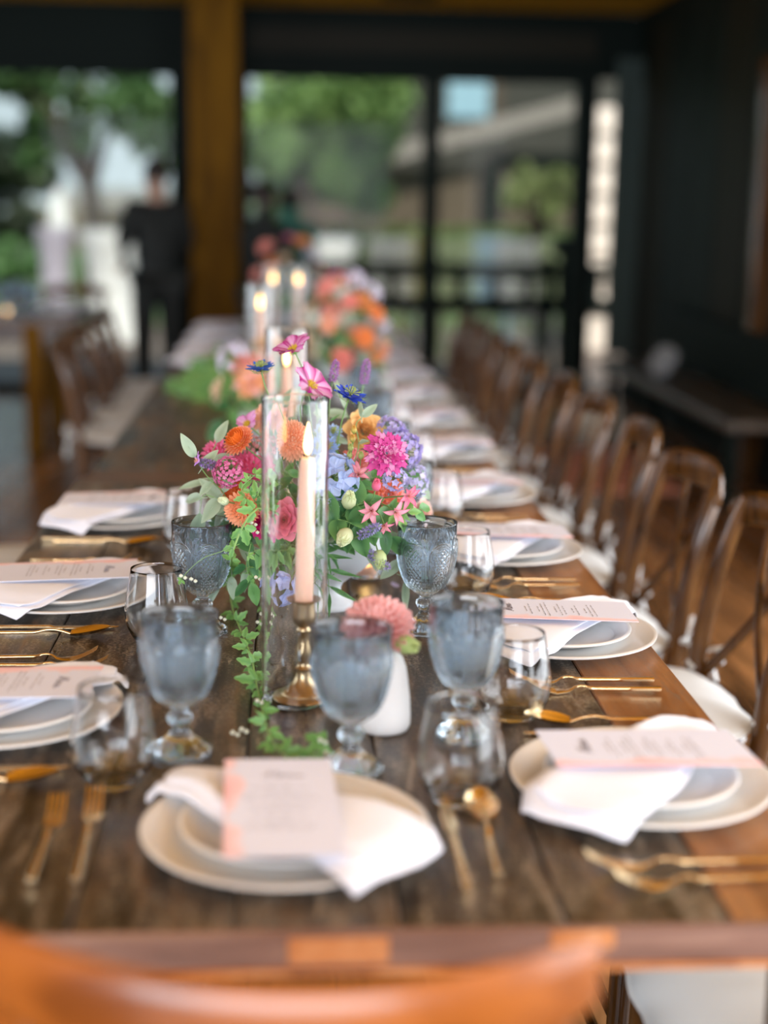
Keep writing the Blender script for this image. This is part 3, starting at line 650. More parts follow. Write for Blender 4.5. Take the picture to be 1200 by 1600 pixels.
def fl_cosmos(r, c0, c1, rd, n=8, el=.38, cc=(.75, .55, .05)):
    p = MB()
    for i in range(n): petal(p, mkT(2*pi*i/n+rd.uniform(-.1, .1), el+rd.uniform(-.15, .2), .004), r*rd.uniform(.9, 1.05), r*.80, c0, c1, .16, -.1+rd.uniform(-.15, .2), 10, 11, .62, .10, 1.4, blunt=True, edge=1.0)
    c = MB(); c.lathe([(.0006, -.008), (r*.13, -.005), (r*.16, -.001), (r*.10, .001)], 10, colf=lambda k: (.22, .42, .12))
    for i in range(8): petal(c, mkT(i*.785, -.1, r*.1, -.002), r*.30, r*.10, (.2, .4, .1), (.26, .48, .14), .1, 0, 4, 3, .8)
    c.col = cc
    for k in range(40): a = k*2.4; q = .0065*sqrt(k/40)*r/.025; c.lathe([(.0002, 0), (.0010, .002), (.0002, .0035+.002*(k % 3))], 5, (q*cos(a), q*sin(a), .001))
    return p, c
def fl_dahlia(r, c0, c1, rd, n=110, full=.9, ln=.36):
    p = MB()
    for k in range(n):
        t = (k+.5)/n; th = full*pi*.62*sqrt(t)+.05 if False else math.acos(1-t*(1-cos(full*pi*.72))); az = k*2.39996
        L = r*ln*(1.15-.35*(1-t)**1.5); b = r*(1-ln)*.92
        d = V((sin(th)*cos(az), sin(th)*sin(az), cos(th))); T = M.Translation(d*b) @ M.Rotation(az-pi/2, 4, 'Z') @ M.Rotation(pi/2-th+.18, 4, 'X')
        petal(p, T, L*1.25, L*.62, mixc(c0, c1, .15), c1, .45, .12, 5, 4, .8)
    for v0 in range(1): p.lathe([(r*.15, -r*.3), (r*.55, 0), (r*.5, r*.3), (r*.2, r*.5)], 10, colf=lambda k: c0)
    return p, None
def fl_rose(r, c0, c1, rd, n=30):
    p = MB()
    for k in range(n):
        t = (k+.5)/n; az = k*2.39996; el = 1.62-1.25*t**1.2; rad = r*.03+r*.36*t; L = r*(.50+.22*t); dk = tuple(x*.68 for x in c0)  # darkened petal bases put the missing inner shade into the colour
        petal(p, mkT(az, el, rad, -r*.22*t), L, r*(.30+.62*t), dk, mixc(c0, c1, .4+.6*t), .30-.1*t, -.05-.30*t, 9, 9, .5, blunt=True)
    return p, None
def fl_double(r, c0, c1, rd, layers=5, n=13, cc=None):
    p = MB()
    for l in range(layers):
        m = n-l*1; L = r*(1-.17*l)
        for i in range(m): petal(p, mkT(2*pi*(i+.5*(l % 2))/m+rd.uniform(-.1, .1), .1+.27*l+rd.uniform(-.1, .1), .003, .0012*l), L*rd.uniform(.88, 1.05), r*.52*(1-.08*l), mixc(c0, (1, .7, .9), .12+.5*((i+l) % 3 == 0)), c1, .18, -.1, 9, 9, .6, .14, 1.6, blunt=True, edge=.35)
    return p, None
def fl_star(r, c0, c1, rd, n=6):
    p = MB()
    for i in range(n): petal(p, mkT(2*pi*i/n+rd.uniform(-.3, .3), .75+.35*(i % 2)+rd.uniform(-.35, .35), .002), r*rd.uniform(.7, .95), r*.40, mixc(c0, (.9, .5, .6), .3), c1, .35, -.55+rd.uniform(-.3, .3), 8, 6, .85, edge=.5)
    c = MB(); c.col = (.85, .45, .35)
    for i in range(6): a = i*1.05; c.tube([(0, 0, 0), (r*.15*cos(a), r*.15*sin(a), r*.4), (r*.3*cos(a), r*.3*sin(a), r*.65)], .0005, 4)
    return p, c
def fl_straw(r, c0, c1, rd):
    p = MB()
    for l in range(9):
        m = 22-l; rad = r*(.82-.055*l); el = -.15+.19*l
        for i in range(m): petal(p, mkT(2*pi*(i+.5*(l % 2))/m, el, rad*.62, .001*l), r*.42, r*.22, c0, mixc(c1, c0, l/10) if l < 5 else c0, .35, .25, 4, 4, .9)
    c = MB(); c.col = (.95, .50, .04); c.lathe([(r*.44, r*.02), (r*.40, r*.12), (r*.25, r*.2), (.0005, r*.23)], 20, cap0=False)
    return p, c
def fl_cluster(r, c0, c1, rd, n=34, fr=.0045, petals=5, flat=.7):
    p = MB()
    for k in range(n):
        t = (k+.5)/n; th = math.acos(1-t*1.15); az = k*2.4+rd.uniform(-.3, .3); d = V((sin(th)*cos(az), sin(th)*sin(az), cos(th)*flat)); q = r*rd.uniform(.82, 1.02)
        B = M.Translation(d*q) @ frame(d, rd.uniform(0, 6)); cc = mixc(c0, c1, rd.random())
        for i in range(petals): petal(p, B @ mkT(2*pi*i/petals+rd.uniform(-.1, .1), .35+rd.uniform(-.2, .2), .0004), fr, fr*.95, mixc(cc, (1, 1, 1), .15), cc, .2, 0, 3 if fr < .01 else 7, 3 if fr < .01 else 7, .6, blunt=fr > .01)
        p.tube([V((0, 0, -r*.25)), d*q], .0005, 3, col=(.22, .35, .12))
    return p, None
def fl_nigella(r, c0, c1, rd):
    p = MB()
    for l in range(2):
        for i in range(7): petal(p, mkT(2*pi*(i+.5*l)/7+rd.uniform(-.12, .12), .12+.2*l+rd.uniform(-.1, .15), .003), r*(1-.15*l)*rd.uniform(.85, 1.05), r*.42, c0, c1, .15, .05, 6, 4, .85)
    c = MB(); c.col = (.35, .42, .12)
    for i in range(16): a = i*2.4; q = .25+.5*(i % 3)/2; c.tube([(0, 0, .002), (r*.12*cos(a), r*.12*sin(a), r*.3), (r*q*.7*cos(a), r*q*.7*sin(a), r*(.62-.1*(i % 3)))], [.0007, .0005, .0010], 4)
    for i in range(14):
        a = i*.45; c.tube([(0, 0, -.002), (r*.5*cos(a), r*.5*sin(a), -.004), (r*1.05*cos(a+.2), r*1.05*sin(a+.2), .002+.004*(i % 3))], [.0006, .0004, .0002], 3, col=(.30, .42, .14))
        c.tube([(r*.5*cos(a), r*.5*sin(a), -.004), (r*.85*cos(a-.25), r*.85*sin(a-.25), .004)], [.0004, .0002], 3, col=(.30, .42, .14))
    return p, c
def fl_bud(r, c0, c1, rd):
    p = MB()
    for k in range(8):
        az = k*2.4; petal(p, M.Translation((0, 0, -r*.9)) @ mkT(az, 1.25, r*.2), r*1.9, r*1.5, mixc(c0, (.25, .4, .1), .3), c1, .45, .38, 7, 6, .8)
    p.lathe([(.001, -r), (r*.55, -r*.75), (r*.82, -r*.2), (r*.8, r*.3), (r*.45, r*.8), (.001, r*.95)], 14, colf=lambda k: mixc(c0, c1, k/5))
    return p, None
def fl_spike(r, c0, c1, rd, L=.05, n=44):
    p = MB()
    for k in range(n):
        t = k/n; az = k*2.4; w = r*sin(pi*(.12+.85*t))**.6; d = V((cos(az), sin(az), .35)); B = M.Translation((w*.5*cos(az), w*.5*sin(az), L*t)) @ frame(d, 0); cc = mixc(c0, c1, rd.random())
        for i in range(3): petal(p, B @ mkT(2*pi*i/3, .8, 0), r*.62, r*.4, mixc(cc, (.2, .25, .15), .35), cc, .2, 0, 3, 3, .7)
    p.tube([(0, 0, -.01), (0, 0, L)], .0012, 5, col=(.25, .35, .16)); return p, None
FK = dict(cosmos=fl_cosmos, dahlia=fl_dahlia, rose=fl_rose, double=fl_double, star=fl_star, straw=fl_straw, cluster=fl_cluster, nigella=fl_nigella, bud=fl_bud, spike=fl_spike)
PN = dict(cosmos='cosmos_flower', dahlia='dahlia', rose='rose', double='zinnia', star='lily_blossom', straw='strawflower', cluster='floret_cluster', nigella='love_in_a_mist', bud='flower_bud', spike='lavender_sprig')
def flower(kind, pos, nrm, r, c0, c1, label, root=None, cat='flower', group=None, seed=0, bend=.0, sr=.0011, stemcol=(.20, .36, .12), **k):
    rd = random.Random(seed); p, c = FK[kind](r, c0, c1, rd, **k)
    T = frame(nrm, rd.uniform(0, 6)); o = thing(PN[kind], label, cat, pos, 0, group)
    build(p, 'petals', PETAL, o, mw=T, ang=180)
    if c and c.v: build(c, 'flower_centre', PETAL, o, mw=T, ang=180)
    if root is not None:
        a = V(root)-V(pos); n = V(nrm).normalized(); pts = []
        q0 = V((0, 0, 0))-n*r*.12; q1 = q0-n*min(.07, a.length*.35); q3 = a; q2 = a+V((0, 0, a.length*.3))
        for i in range(11):
            t = i/10; pts.append(q0*(1-t)**3+q1*3*t*(1-t)**2+q2*3*t*t*(1-t)+q3*t**3)
        s = MB(); s.col = stemcol; s.tube(pts, sr, 6); build(s, 'stem', LEAF, o)
    return o
ROOT = (UX, UY, TZ+.105)
# big pictures of colour: (kind, px, py, Y, r, normal, inner colour, outer colour, label, extra)
pink = (.78, .12, .30); hot = (.80, .02, .25); org = (.88, .25, .06); pch = (.93, .42, .22)
FL = [
 ('cosmos', 459, 547, 2.30, .033, (-.45, -.28, .82), (.74, .42, .64), (.44, .01, .22), 'magenta and white cosmos, topmost bloom of the arrangement', dict(n=7)),
 ('cosmos', 486, 603, 2.28, .036, (.58, -.50, .62), (.80, .50, .70), (.44, .01, .22), 'magenta striped cosmos below the topmost one, facing the viewer', dict(n=7)),
 ('cosmos', 388, 664, 2.34, .024, (-.6, -.4, .6), (.75, .45, .66), (.62, .22, .50), 'mauve cosmos above the orange strawflower', {}),
 ('nigella', 408, 577, 2.26, .022, (-.1, -.25, 1), (.06, .14, .50), (.05, .16, .60), 'blue love-in-a-mist on the left, above the glass cylinder rim', {}),
 ('nigella', 546, 620, 2.22, .027, (.35, -.35, 1), (.03, .06, .45), (.04, .10, .62), 'deep blue love-in-a-mist to the right of the cylinder', {}),
 ('nigella', 512, 700, 2.26, .020, (.1, -.9, .5), (.25, .38, .70), (.28, .42, .78), 'pale blue love-in-a-mist tucked beside the cylinder', {}),
 ('nigella', 520, 676, 2.30, .016, (.2, -.6, .8), (.30, .45, .75), (.40, .55, .80), 'small pale blue bloom beneath the tall lavender stalk', {}),
 ('spike', 519, 597, 2.33, .008, (.2, 0, 1), (.35, .12, .38), (.45, .18, .55), 'french lavender spike standing behind the deep blue bloom', dict(L=.035)),
 ('spike', 568, 600, 2.42, .009, (.15, .1, 1), (.40, .16, .44), (.50, .22, .60), 'taller blurred lavender spike right of the blue bloom', dict(L=.04)),
 ('straw', 374, 690, 2.24, .029, (-.60, -.62, .70), (.88, .22, .03), (.92, .50, .34), 'orange strawflower with yellow centre at upper left of the bouquet', {}),
 ('cluster', 357, 738, 2.17, .024, (-.35, -.9, .35), (.62, .05, .26), (.76, .22, .44), 'magenta yarrow head of tiny florets at left', dict(n=95, fr=.0042)),
 ('spike', 338, 728, 2.18, .008, (-.95, -.1, .25), (.10, .09, .12), (.38, .20, .62), 'dark lavender head with purple tips poking out at left', dict(L=.026)),
 ('star', 312, 720, 2.17, .012, (-.9, -.3, .2), (.42, .20, .62), (.50, .26, .72), 'tiny purple petals at the tip of the leftmost lavender', {}),
 ('dahlia', 340, 712, 2.31, .027, (-.5, -.5, .6), pink, (.80, .25, .42), 'blurred pink bloom behind the yarrow head', dict(n=60)),
 ('dahlia', 386, 735, 2.29, .030, (-.3, -.7, .5), pink, (.82, .22, .40), 'pink pompon bloom between yarrow and glass cylinder', dict(n=70)),
 ('cluster', 402, 700, 2.32, .022, (-.3, -.6, .8), (.62, .22, .26), (.74, .36, .38), 'dusty rose floret cluster right of the strawflower', dict(n=40)),
 ('dahlia', 378, 795, 2.16, .0265, (-.25, -.9, .15), (.88, .36, .16), (.95, .56, .36), 'orange ball dahlia at the lower left of the bouquet', dict(n=110, full=.95)),
 ('dahlia', 362, 765, 2.28, .022, (-.4, -.8, .2), (.75, .16, .03), (.85, .25, .08), 'deep orange bloom half hidden above the ball dahlia', dict(n=60)),
 ('dahlia', 456, 688, 2.20, .031, (.05, -.9, .35), (.90, .44, .26), (.95, .62, .44), 'peach orange ball dahlia seen through the glass cylinder', dict(n=120, full=.95)),
 ('rose', 440, 812, 2.17, .034, (-.05, -1, .25), (.80, .10, .22), (.88, .26, .36), 'pink rose seen through the glass cylinder', {}),
 ('rose', 408, 822, 2.18, .024, (-.6, -.8, .0), hot, (.88, .03, .32), 'hot pink rose against the left edge of the cylinder', {}),
 ('cluster', 524, 745, 2.17, .030, (.3, -.9, .25), (.42, .55, .85), (.52, .62, .88), 'large pale blue delphinium cluster right of the cylinder', dict(n=13, fr=.019, petals=5)),
 ('cluster', 498, 785, 2.17, .026, (-.1, -1, .0), (.38, .50, .82), (.50, .60, .88), 'pale blue delphinium cluster behind the candle', dict(n=11, fr=.017, petals=5)),
 ('cluster', 436, 918, 2.10, .020, (-.2, -.9, .3), (.42, .48, .80), (.52, .56, .85), 'low blue delphinium floret hanging near the table', dict(n=8, fr=.015, petals=5)),
 ('rose', 570, 672, 2.35, .038, (.25, -.75, .6), (.92, .50, .16), (.94, .66, .30), 'yellow-orange garden rose at the back of the bouquet', {}),
 ('double', 603, 709, 2.15, .0365, (.28, -.88, .42), (.55, .0, .22), (.62, .02, .30), 'magenta double zinnia with pale streaks, facing the viewer', {}),
 ('cluster', 628, 700, 2.30, .034, (.6, -.5, .6), (.32, .26, .66), (.52, .46, .80), 'violet statice cluster behind the magenta zinnia', dict(n=55, fr=.007)),
 ('cluster', 612, 672, 2.33, .024, (.3, -.4, .8), (.34, .26, .64), (.55, .50, .80), 'small violet statice cluster above the magenta zinnia', dict(n=36, fr=.006)),
 ('cluster', 648, 752, 2.28, .026, (.8, -.5, .3), (.45, .42, .76), (.72, .70, .88), 'pale lilac floret cluster at the right edge of the bouquet', dict(n=36, fr=.007)),
 ('cluster', 616, 748, 2.19, .018, (.4, -.9, .2), (.40, .36, .74), (.60, .56, .84), 'small lilac floret cluster under the magenta zinnia', dict(n=20, fr=.007)),
 ('double', 606, 772, 2.23, .030, (.2, -.95, .1), (.84, .12, .02), (.88, .24, .08), 'orange-red carnation behind the pink lily blossoms', dict(layers=6, n=16)),
 ('double', 556, 722, 2.28, .026, (.1, -.8, .5), (.72, .16, .22), (.86, .32, .16), 'coral bloom behind the green buds', dict(layers=5, n=14)),
 ('star', 637, 775, 2.13, .022, (.4, -.9, .2), (.86, .30, .42), (.80, .10, .28), 'bright pink lily blossom at the right of the bouquet', {}),
 ('star', 581, 797, 2.12, .024, (-.2, -.95, -.1), (.90, .52, .58), (.82, .24, .38), 'two-tone pink lily blossom low in the middle right', {}),
 ('star', 617, 800, 2.12, .021, (.3, -.9, -.2), (.90, .50, .58), (.84, .26, .40), 'pink lily blossom just above the right rear goblet', {}),
 ('star', 560, 742, 2.16, .022, (0, -.9, .5), (.82, .40, .42), (.78, .20, .32), 'slim petalled pink bloom between buds and zinnia', {}),
 ('star', 600, 820, 2.13, .015, (.1, -.9, -.5), (.88, .45, .52), (.80, .18, .34), 'small pink blossom hanging under the lily blossoms', {}),
 ('bud', 588, 759, 2.13, .0085, (.1, -.3, 1), (.85, .22, .35), (.82, .14, .30), 'slim pink bud standing among the lily blossoms', {}),
 ('rose', 660, 800, 2.38, .026, (.7, -.6, .2), (.90, .55, .46), (.92, .68, .60), 'pale peach bloom at the far right of the bouquet', {}),
 ('bud', 545, 783, 2.13, .0135, (.1, -.5, .8), (.50, .62, .28), (.74, .80, .52), 'pale green bud beside the blue delphinium', {}),
 ('bud', 539, 838, 2.10, .0150, (-.3, -.7, -.3), (.58, .66, .34), (.78, .82, .56), 'pale green bud at the rim of the white urn', {}),
 ('bud', 593, 872, 2.13, .0135, (.1, -.5, -.6), (.45, .60, .24), (.68, .78, .44), 'round green bud hanging lowest on the right', {}),
 ('bud', 350, 783, 2.13, .0085, (-.5, -.6, .3), (.55, .65, .35), (.78, .82, .60), 'small pale bud in leaves at left', {}),
 ('bud', 632, 1006, 1.745, .0150, (.8, -.5, -.1), (.25, .48, .08), (.68, .74, .34), 'yellow-green bud leaning out of the small white bud vase', {}),
 ('spike', 560, 838, 2.10, .0085, (.85, -.2, .5), (.24, .20, .50), (.42, .36, .68), 'lavender sprig lying over the right side of the urn', dict(L=.036)),
 ('spike', 575, 862, 2.13, .0085, (.8, -.2, -.6), (.26, .22, .52), (.46, .40, .70), 'lavender sprig hanging down beside the round green bud', dict(L=.040)),
 ('double', 418, 652, 2.40, .032, (-.2, -.6, .7), (.90, .50, .30), (.93, .62, .44), 'peach bloom at the back seen through the cylinder rim', dict(layers=5)),
]
for i, (kd, px, py, Y, r, n, c0, c1, lab, ex) in enumerate(FL):
    pos = P(px, py, Y); root = ROOT
    if 'bud vase' in lab: root = (.094, 1.755, TZ+.118)
    if 'tip of the leftmost' in lab: root = None
    flower(kd, pos, n, r, c0, c1, lab, root, 'flower bud' if kd == 'bud' else 'flower', 'blooms of the first arrangement' if 'vase' not in lab else None, seed=i, **ex)
flower('dahlia', P(590, 984, 1.765), (-.15, -.45, 1), .041, (.86, .34, .35), (.95, .60, .56), 'salmon pink dahlia standing in the small white bud vase', (.094, 1.755, TZ+.118), full=.86, n=120, ln=.55, seed=90)
for i, (px, py) in enumerate(((553, 672), (551, 686), (546, 712), (564, 712), (548, 700))):
    flower('bud', P(px, py, 2.17), (0, -.2, 1), .0055, (.35, .50, .12), (.80, .42, .10) if i < 2 else (.50, .55, .22), ['orange green-ringed button bud, uppermost', 'orange button bud just under the uppermost one', 'small green button bud beside the pink bloom', 'small green bud nearest the magenta zinnia', 'small green bud between two others'][i], ROOT, 'flower bud', 'small buds on thin stems', seed=100+i, sr=.0007)

# ------------------------------------------------------------------ leaves
def leaf_mesh(name, L, Wd, c0, c1, curl=-.15, teeth=0, fold=.25, nu=12, nv=5, shape=.8):
    mb = MB()
    def f(u, v):
        s = v*2-1; wv = Wd/2*sin(pi*min(1, u**shape))**.8*(1-teeth*.5+teeth*.5*abs(sin(u*pi*3.5)))
        return (s*wv, L*u, fold*abs(s)*wv+curl*L*u*u+.02*L*sin(u*9+s))
    mb.grid(f, nu, nv, colf=lambda u, v: mixc(c0, c1, abs(v*2-1)*.6+.3*u)); mb.tube([(0, -L*.25, 0), (0, 0, 0), (0, L*.5, curl*L*.25+.0005)], [L*.012+.0003, L*.012+.0003, .0003], 4, col=c1)
    return mb.mesh(name, LEAF, ang=180)
def tri_leaf(name, L, c0, c1):
    mb = MB()
    for az, k in ((0, 1), (R(62), .78), (R(-62), .78)):
        T = M.Rotation(az, 4, 'Z') @ M.Rotation(R(-12), 4, 'X')
        def f(u, v):
            s = v*2-1; wv = L*k*.30*sin(pi*min(1, u**.75))**.7*(.62+.38*abs(sin(u*pi*2.6)))
            return T @ V((s*wv, L*k*(.12+u), .3*abs(s)*wv-.22*L*k*u*u))
        mb.grid(f, 13, 5, colf=lambda u, v: mixc(c0, c1, abs(v*2-1)))
    mb.tube([(0, -L*.4, 0), (0, 0, 0), (0, L*.2, 0)], .0005, 4, col=c1)
    return mb.mesh(name, LEAF, ang=180)
g_br0, g_br1 = (.15, .33, .08), (.24, .45, .13); g_dk0, g_dk1 = (.035, .13, .045), (.07, .22, .07); g_sg0, g_sg1 = (.26, .36, .24), (.40, .50, .36); g_md0, g_md1 = (.10, .27, .08), (.17, .38, .12)
LM = dict(bright=tri_leaf('leaf', .026, g_br0, g_br1), vine=tri_leaf('leaf', .032, (.13, .32, .09), (.22, .44, .13)), dark=leaf_mesh('leaf', .042, .020, g_dk0, g_dk1), mid=leaf_mesh('leaf', .036, .018, g_md0, g_md1, teeth=.2), sage=leaf_mesh('leaf', .046, .020, g_sg0, g_sg1, curl=-.3), slim=leaf_mesh('leaf', .055, .008, g_dk0, g_md1, curl=-.1), long=leaf_mesh('leaf', .065, .014, g_sg0, g_sg1, curl=-.25), wide=leaf_mesh('leaf', .050, .030, g_dk0, g_md1, curl=-.2))
def sprig(name, label, pts, kinds, spacing=.018, r=.0011, group=None, seed=0, scale=1, stemcol=(.24, .42, .14), flat=False, cat='foliage', rnd=.5):
    rd = random.Random(seed); pts = [V(p) for p in pts]; o = thing(name, label, cat, pts[0], 0, group); b = pts[0]
    # smooth path
    sm = []
    for i in range(len(pts)-1):
        p0 = pts[max(0, i-1)]; p1 = pts[i]; p2 = pts[i+1]; p3 = pts[min(len(pts)-1, i+2)]
        for k in range(6):
            t = k/6; sm.append(.5*((2*p1)+(-p0+p2)*t+(2*p0-5*p1+4*p2-p3)*t*t+(-p0+3*p1-3*p2+p3)*t**3))
    sm.append(pts[-1]); sm = [q-b for q in sm]
    s = MB(); s.col = stemcol; s.tube(sm, [r*(1-.5*i/len(sm)) for i in range(len(sm))], 6); build(s, 'stem', LEAF, o)
    acc = 0; side = 1
    for i in range(1, len(sm)):
        acc += (sm[i]-sm[i-1]).length
        if acc >= spacing or i == len(sm)-1:
            acc = 0; side = -side; t = (sm[i]-sm[i-1]).normalized(); up = V((0, 0, 1)) if flat else V((rd.uniform(-.5, .5), -.8, rd.uniform(.2, .8)))
            sd = t.cross(up).normalized()*side; d = (t*.55+sd*rd.uniform(.7, 1.1)+V((rd.uniform(-1, 1), rd.uniform(-1, 1), rd.uniform(-.3, .6)))*rnd*.5).normalized()
            if flat: d.z = abs(d.z)*.4+.1; d.normalize()
            if i == len(sm)-1: d = t
            x = d.cross(up).normalized(); n = x.cross(d); mt = M(((x.x, d.x, n.x, sm[i].x), (x.y, d.y, n.y, sm[i].y), (x.z, d.z, n.z, sm[i].z), (0, 0, 0, 1))) @ M.Scale(scale*rd.uniform(.75, 1.15), 4)
            l = link('leaf', LM[rd.choice(kinds)], o, mw=mt)
    return o
def pp(*a): return [P(*q) for q in a]
R0 = V(ROOT)
SP = [
 ('bright leafy sprig above the left rear goblet', [R0, *pp((395, 800, 2.2), (385, 780, 2.13), (378, 762, 2.12), (398, 742, 2.12))], ['bright'], dict(spacing=.013, scale=.62)),
 ('bright green leaves touching the left edge of the cylinder', [R0, *pp((408, 790, 2.15), (402, 775, 2.11), (412, 755, 2.11))], ['bright', 'mid'], dict(spacing=.013, scale=.7)),
 ('soft grey-green sage sprig reaching out to the left', [R0, *pp((380, 800, 2.28), (345, 765, 2.23), (322, 742, 2.20), (305, 715, 2.19))], ['sage'], dict(spacing=.030, scale=.9)),
 ('broad sage leaves at the far left of the bouquet', [R0, *pp((370, 800, 2.28), (340, 780, 2.22), (318, 775, 2.22), (312, 800, 2.22))], ['sage'], dict(spacing=.026, scale=1.15)),
 ('sage sprig pointing up beside the yarrow', [R0, *pp((350, 760, 2.30), (332, 715, 2.28), (338, 692, 2.28))], ['sage', 'long'], dict(spacing=.03, scale=.9)),
 ('dark glossy leaves at the right above the urn', [R0, *pp((530, 815, 2.2), (545, 795, 2.15), (570, 785, 2.16))], ['wide', 'dark'], dict(spacing=.012)),
 ('dark leaves spilling over the urn rim', [R0, *pp((520, 830, 2.18), (528, 812, 2.13), (560, 822, 2.13))], ['dark', 'wide'], dict(spacing=.011)),
 ('deep green leaves beneath the lily blossoms', [R0, *pp((560, 825, 2.2), (590, 818, 2.17), (612, 838, 2.17))], ['dark', 'wide'], dict(spacing=.012)),
 ('fresh green leaves above the right rear goblet', [R0, *pp((600, 810, 2.2), (635, 800, 2.17), (655, 795, 2.19))], ['mid', 'bright'], dict(spacing=.012)),
 ('sage leaf sprig dangling beside the right rear goblet', [R0, *pp((590, 830, 2.24), (618, 835, 2.22), (628, 870, 2.22), (632, 905, 2.22))], ['sage', 'long'], dict(spacing=.024)),
 ('slender dark leaves hanging down in front of the urn', [R0, *pp((505, 860, 2.2), (512, 890, 2.19), (514, 925, 2.19))], ['slim'], dict(spacing=.010, rnd=.15)),
 ('slender olive leaves hanging behind the candle', [R0, *pp((490, 850, 2.18), (494, 880, 2.16), (496, 915, 2.16))], ['long', 'slim'], dict(spacing=.014, rnd=.2)),
 ('grey-green leaves curling by the yellow rose', [R0, *pp((540, 760, 2.26), (560, 700, 2.26), (556, 665, 2.25), (566, 652, 2.25))], ['long', 'sage'], dict(spacing=.045, scale=.6)),
 ('feathery green stems left of the deep blue bloom', [R0, *pp((520, 740, 2.3), (516, 690, 2.3), (512, 650, 2.32))], ['bright', 'slim'], dict(spacing=.02, scale=.6)),
 ('green leaves low at the left under the bouquet', [R0, *pp((440, 880, 2.25), (400, 885, 2.2), (362, 900, 2.2), (345, 915, 2.2))], ['mid', 'sage'], dict(spacing=.012)),
 ('leafy tangle low between goblet and cylinder', [R0, *pp((430, 860, 2.2), (400, 860, 2.16), (385, 880, 2.16), (392, 910, 2.16))], ['mid', 'vine', 'dark'], dict(spacing=.010)),
 ('leaves behind the glass cylinder', [R0, *pp((450, 850, 2.22), (430, 820, 2.2), (420, 780, 2.22), (425, 740, 2.25))], ['mid', 'dark'], dict(spacing=.014)),
 ('leaves filling the middle behind the candle', [R0, *pp((470, 830, 2.25), (475, 780, 2.23), (470, 730, 2.25))], ['mid', 'dark'], dict(spacing=.012)),
 ('leaves filling the right side behind the zinnia', [R0, *pp((560, 790, 2.3), (590, 740, 2.27), (625, 735, 2.27), (640, 745, 2.27))], ['mid', 'sage'], dict(spacing=.014)),
 ('green leaves rising between the buds', [R0, *pp((540, 790, 2.24), (560, 755, 2.21), (590, 745, 2.20))], ['mid', 'bright'], dict(spacing=.013, scale=.9)),
 ('dusky leaves at the back of the bouquet', [R0, *pp((450, 780, 2.42), (430, 690, 2.42), (440, 640, 2.42))], ['sage', 'mid'], dict(spacing=.018)),
 ('grey-green leaves at the top right back of the bouquet', [R0, *pp((540, 750, 2.42), (545, 670, 2.40), (540, 640, 2.40))], ['sage', 'long'], dict(spacing=.018)),
 ('dark inner leaves around the urn mouth on the left', [R0, *pp((450, 850, 2.28), (410, 820, 2.28), (390, 800, 2.28), (370, 820, 2.28))], ['dark', 'wide'], dict(spacing=.010)),
]
for i, (lab, pts, kd, ex) in enumerate(SP): sprig('leaf_sprig', lab, pts, kd, group='foliage of the first arrangement', seed=i+20, **ex)
tz = TZ+.008
vine = sprig('trailing_vine', 'leafy green vine trailing from the bouquet across the table toward the head plate', [R0, *pp((420, 800, 2.15), (396, 800, 2.10), (376, 830, 2.10), (362, 870, 2.11)), PZ(360, 905, TZ+.05), PZ(362, 945, TZ+.012), PZ(376, 985, tz), PZ(392, 1025, tz), PZ(400, 1065, tz), PZ(408, 1100, tz), PZ(416, 1135, tz), PZ(430, 1165, tz), PZ(455, 1188, tz), PZ(480, 1195, tz)], ['vine'], spacing=.031, r=.0018, seed=4, scale=.78, stemcol=(.30, .50, .16), flat=False, cat='vine')
def tiny_buds(o, pts, seed=0):
    b = V(o.location); mb = MB()
    for p in pts:
        p = V(p)-b
        for k in range(3):
            q = p+V((.004*cos(k*2.1), .004*sin(k*2.1), .002*k)); mb.lathe([(.0003, -.003), (.0028, -.001), (.0030, .001), (.0003, .003)], 7, q, colf=lambda k: (.80, .82, .70))
    build(mb, 'white_buds', PETAL, o)
tiny_buds(vine, [PZ(366, 1148, TZ+.008), PZ(380, 1143, TZ+.01), PZ(404, 1098, TZ+.012), PZ(347, 968, TZ+.02), PZ(404, 975, TZ+.01), PZ(410, 962, TZ+.02)])
v2 = sprig('vine_runner', 'short bright vine tip with white buds beside the center goblet foot', [PZ(455, 1200, tz), PZ(470, 1185, tz), PZ(490, 1180, TZ+.012), PZ(502, 1160, TZ+.02)], ['vine'], spacing=.012, seed=8, scale=.7, cat='vine'); tiny_buds(v2, [PZ(503, 1160, TZ+.022), PZ(512, 1180, TZ+.012)])
v3 = sprig('vine_runner', 'thin looping tendril crossing in front of the left rear goblet', [P(374, 850, 2.10), P(345, 862, 2.09), P(318, 872, 2.09), P(296, 890, 2.09), P(284, 905, 2.09)], ['bright'], spacing=.2, seed=9, r=.0006, scale=.35, cat='vine'); tiny_buds(v3, [P(285, 903, 2.09), P(301, 908, 2.09)])
v4 = sprig('vine_runner', 'fine curly tendril with white buds left of the cylinder', [P(392, 850, 2.12), P(388, 880, 2.1), PZ(400, 925, TZ+.03), PZ(412, 960, TZ+.01), PZ(406, 978, TZ+.006)], ['bright'], spacing=.03, seed=10, r=.0007, scale=.4, cat='vine'); tiny_buds(v4, [P(395, 820, 2.12), P(398, 832, 2.12), P(402, 905, 2.1)])
ptl = MB(); petal(ptl, M.Rotation(.5, 4, 'Z'), .022, .014, (.45, .44, .70), (.55, .55, .80), .2, .1); o = build(ptl, 'fallen_petal', PETAL, loc=tuple(PZ(622, 918, TZ+.0015))); tag(o, 'single fallen lilac petal on the table beside the right rear goblet', 'petal')

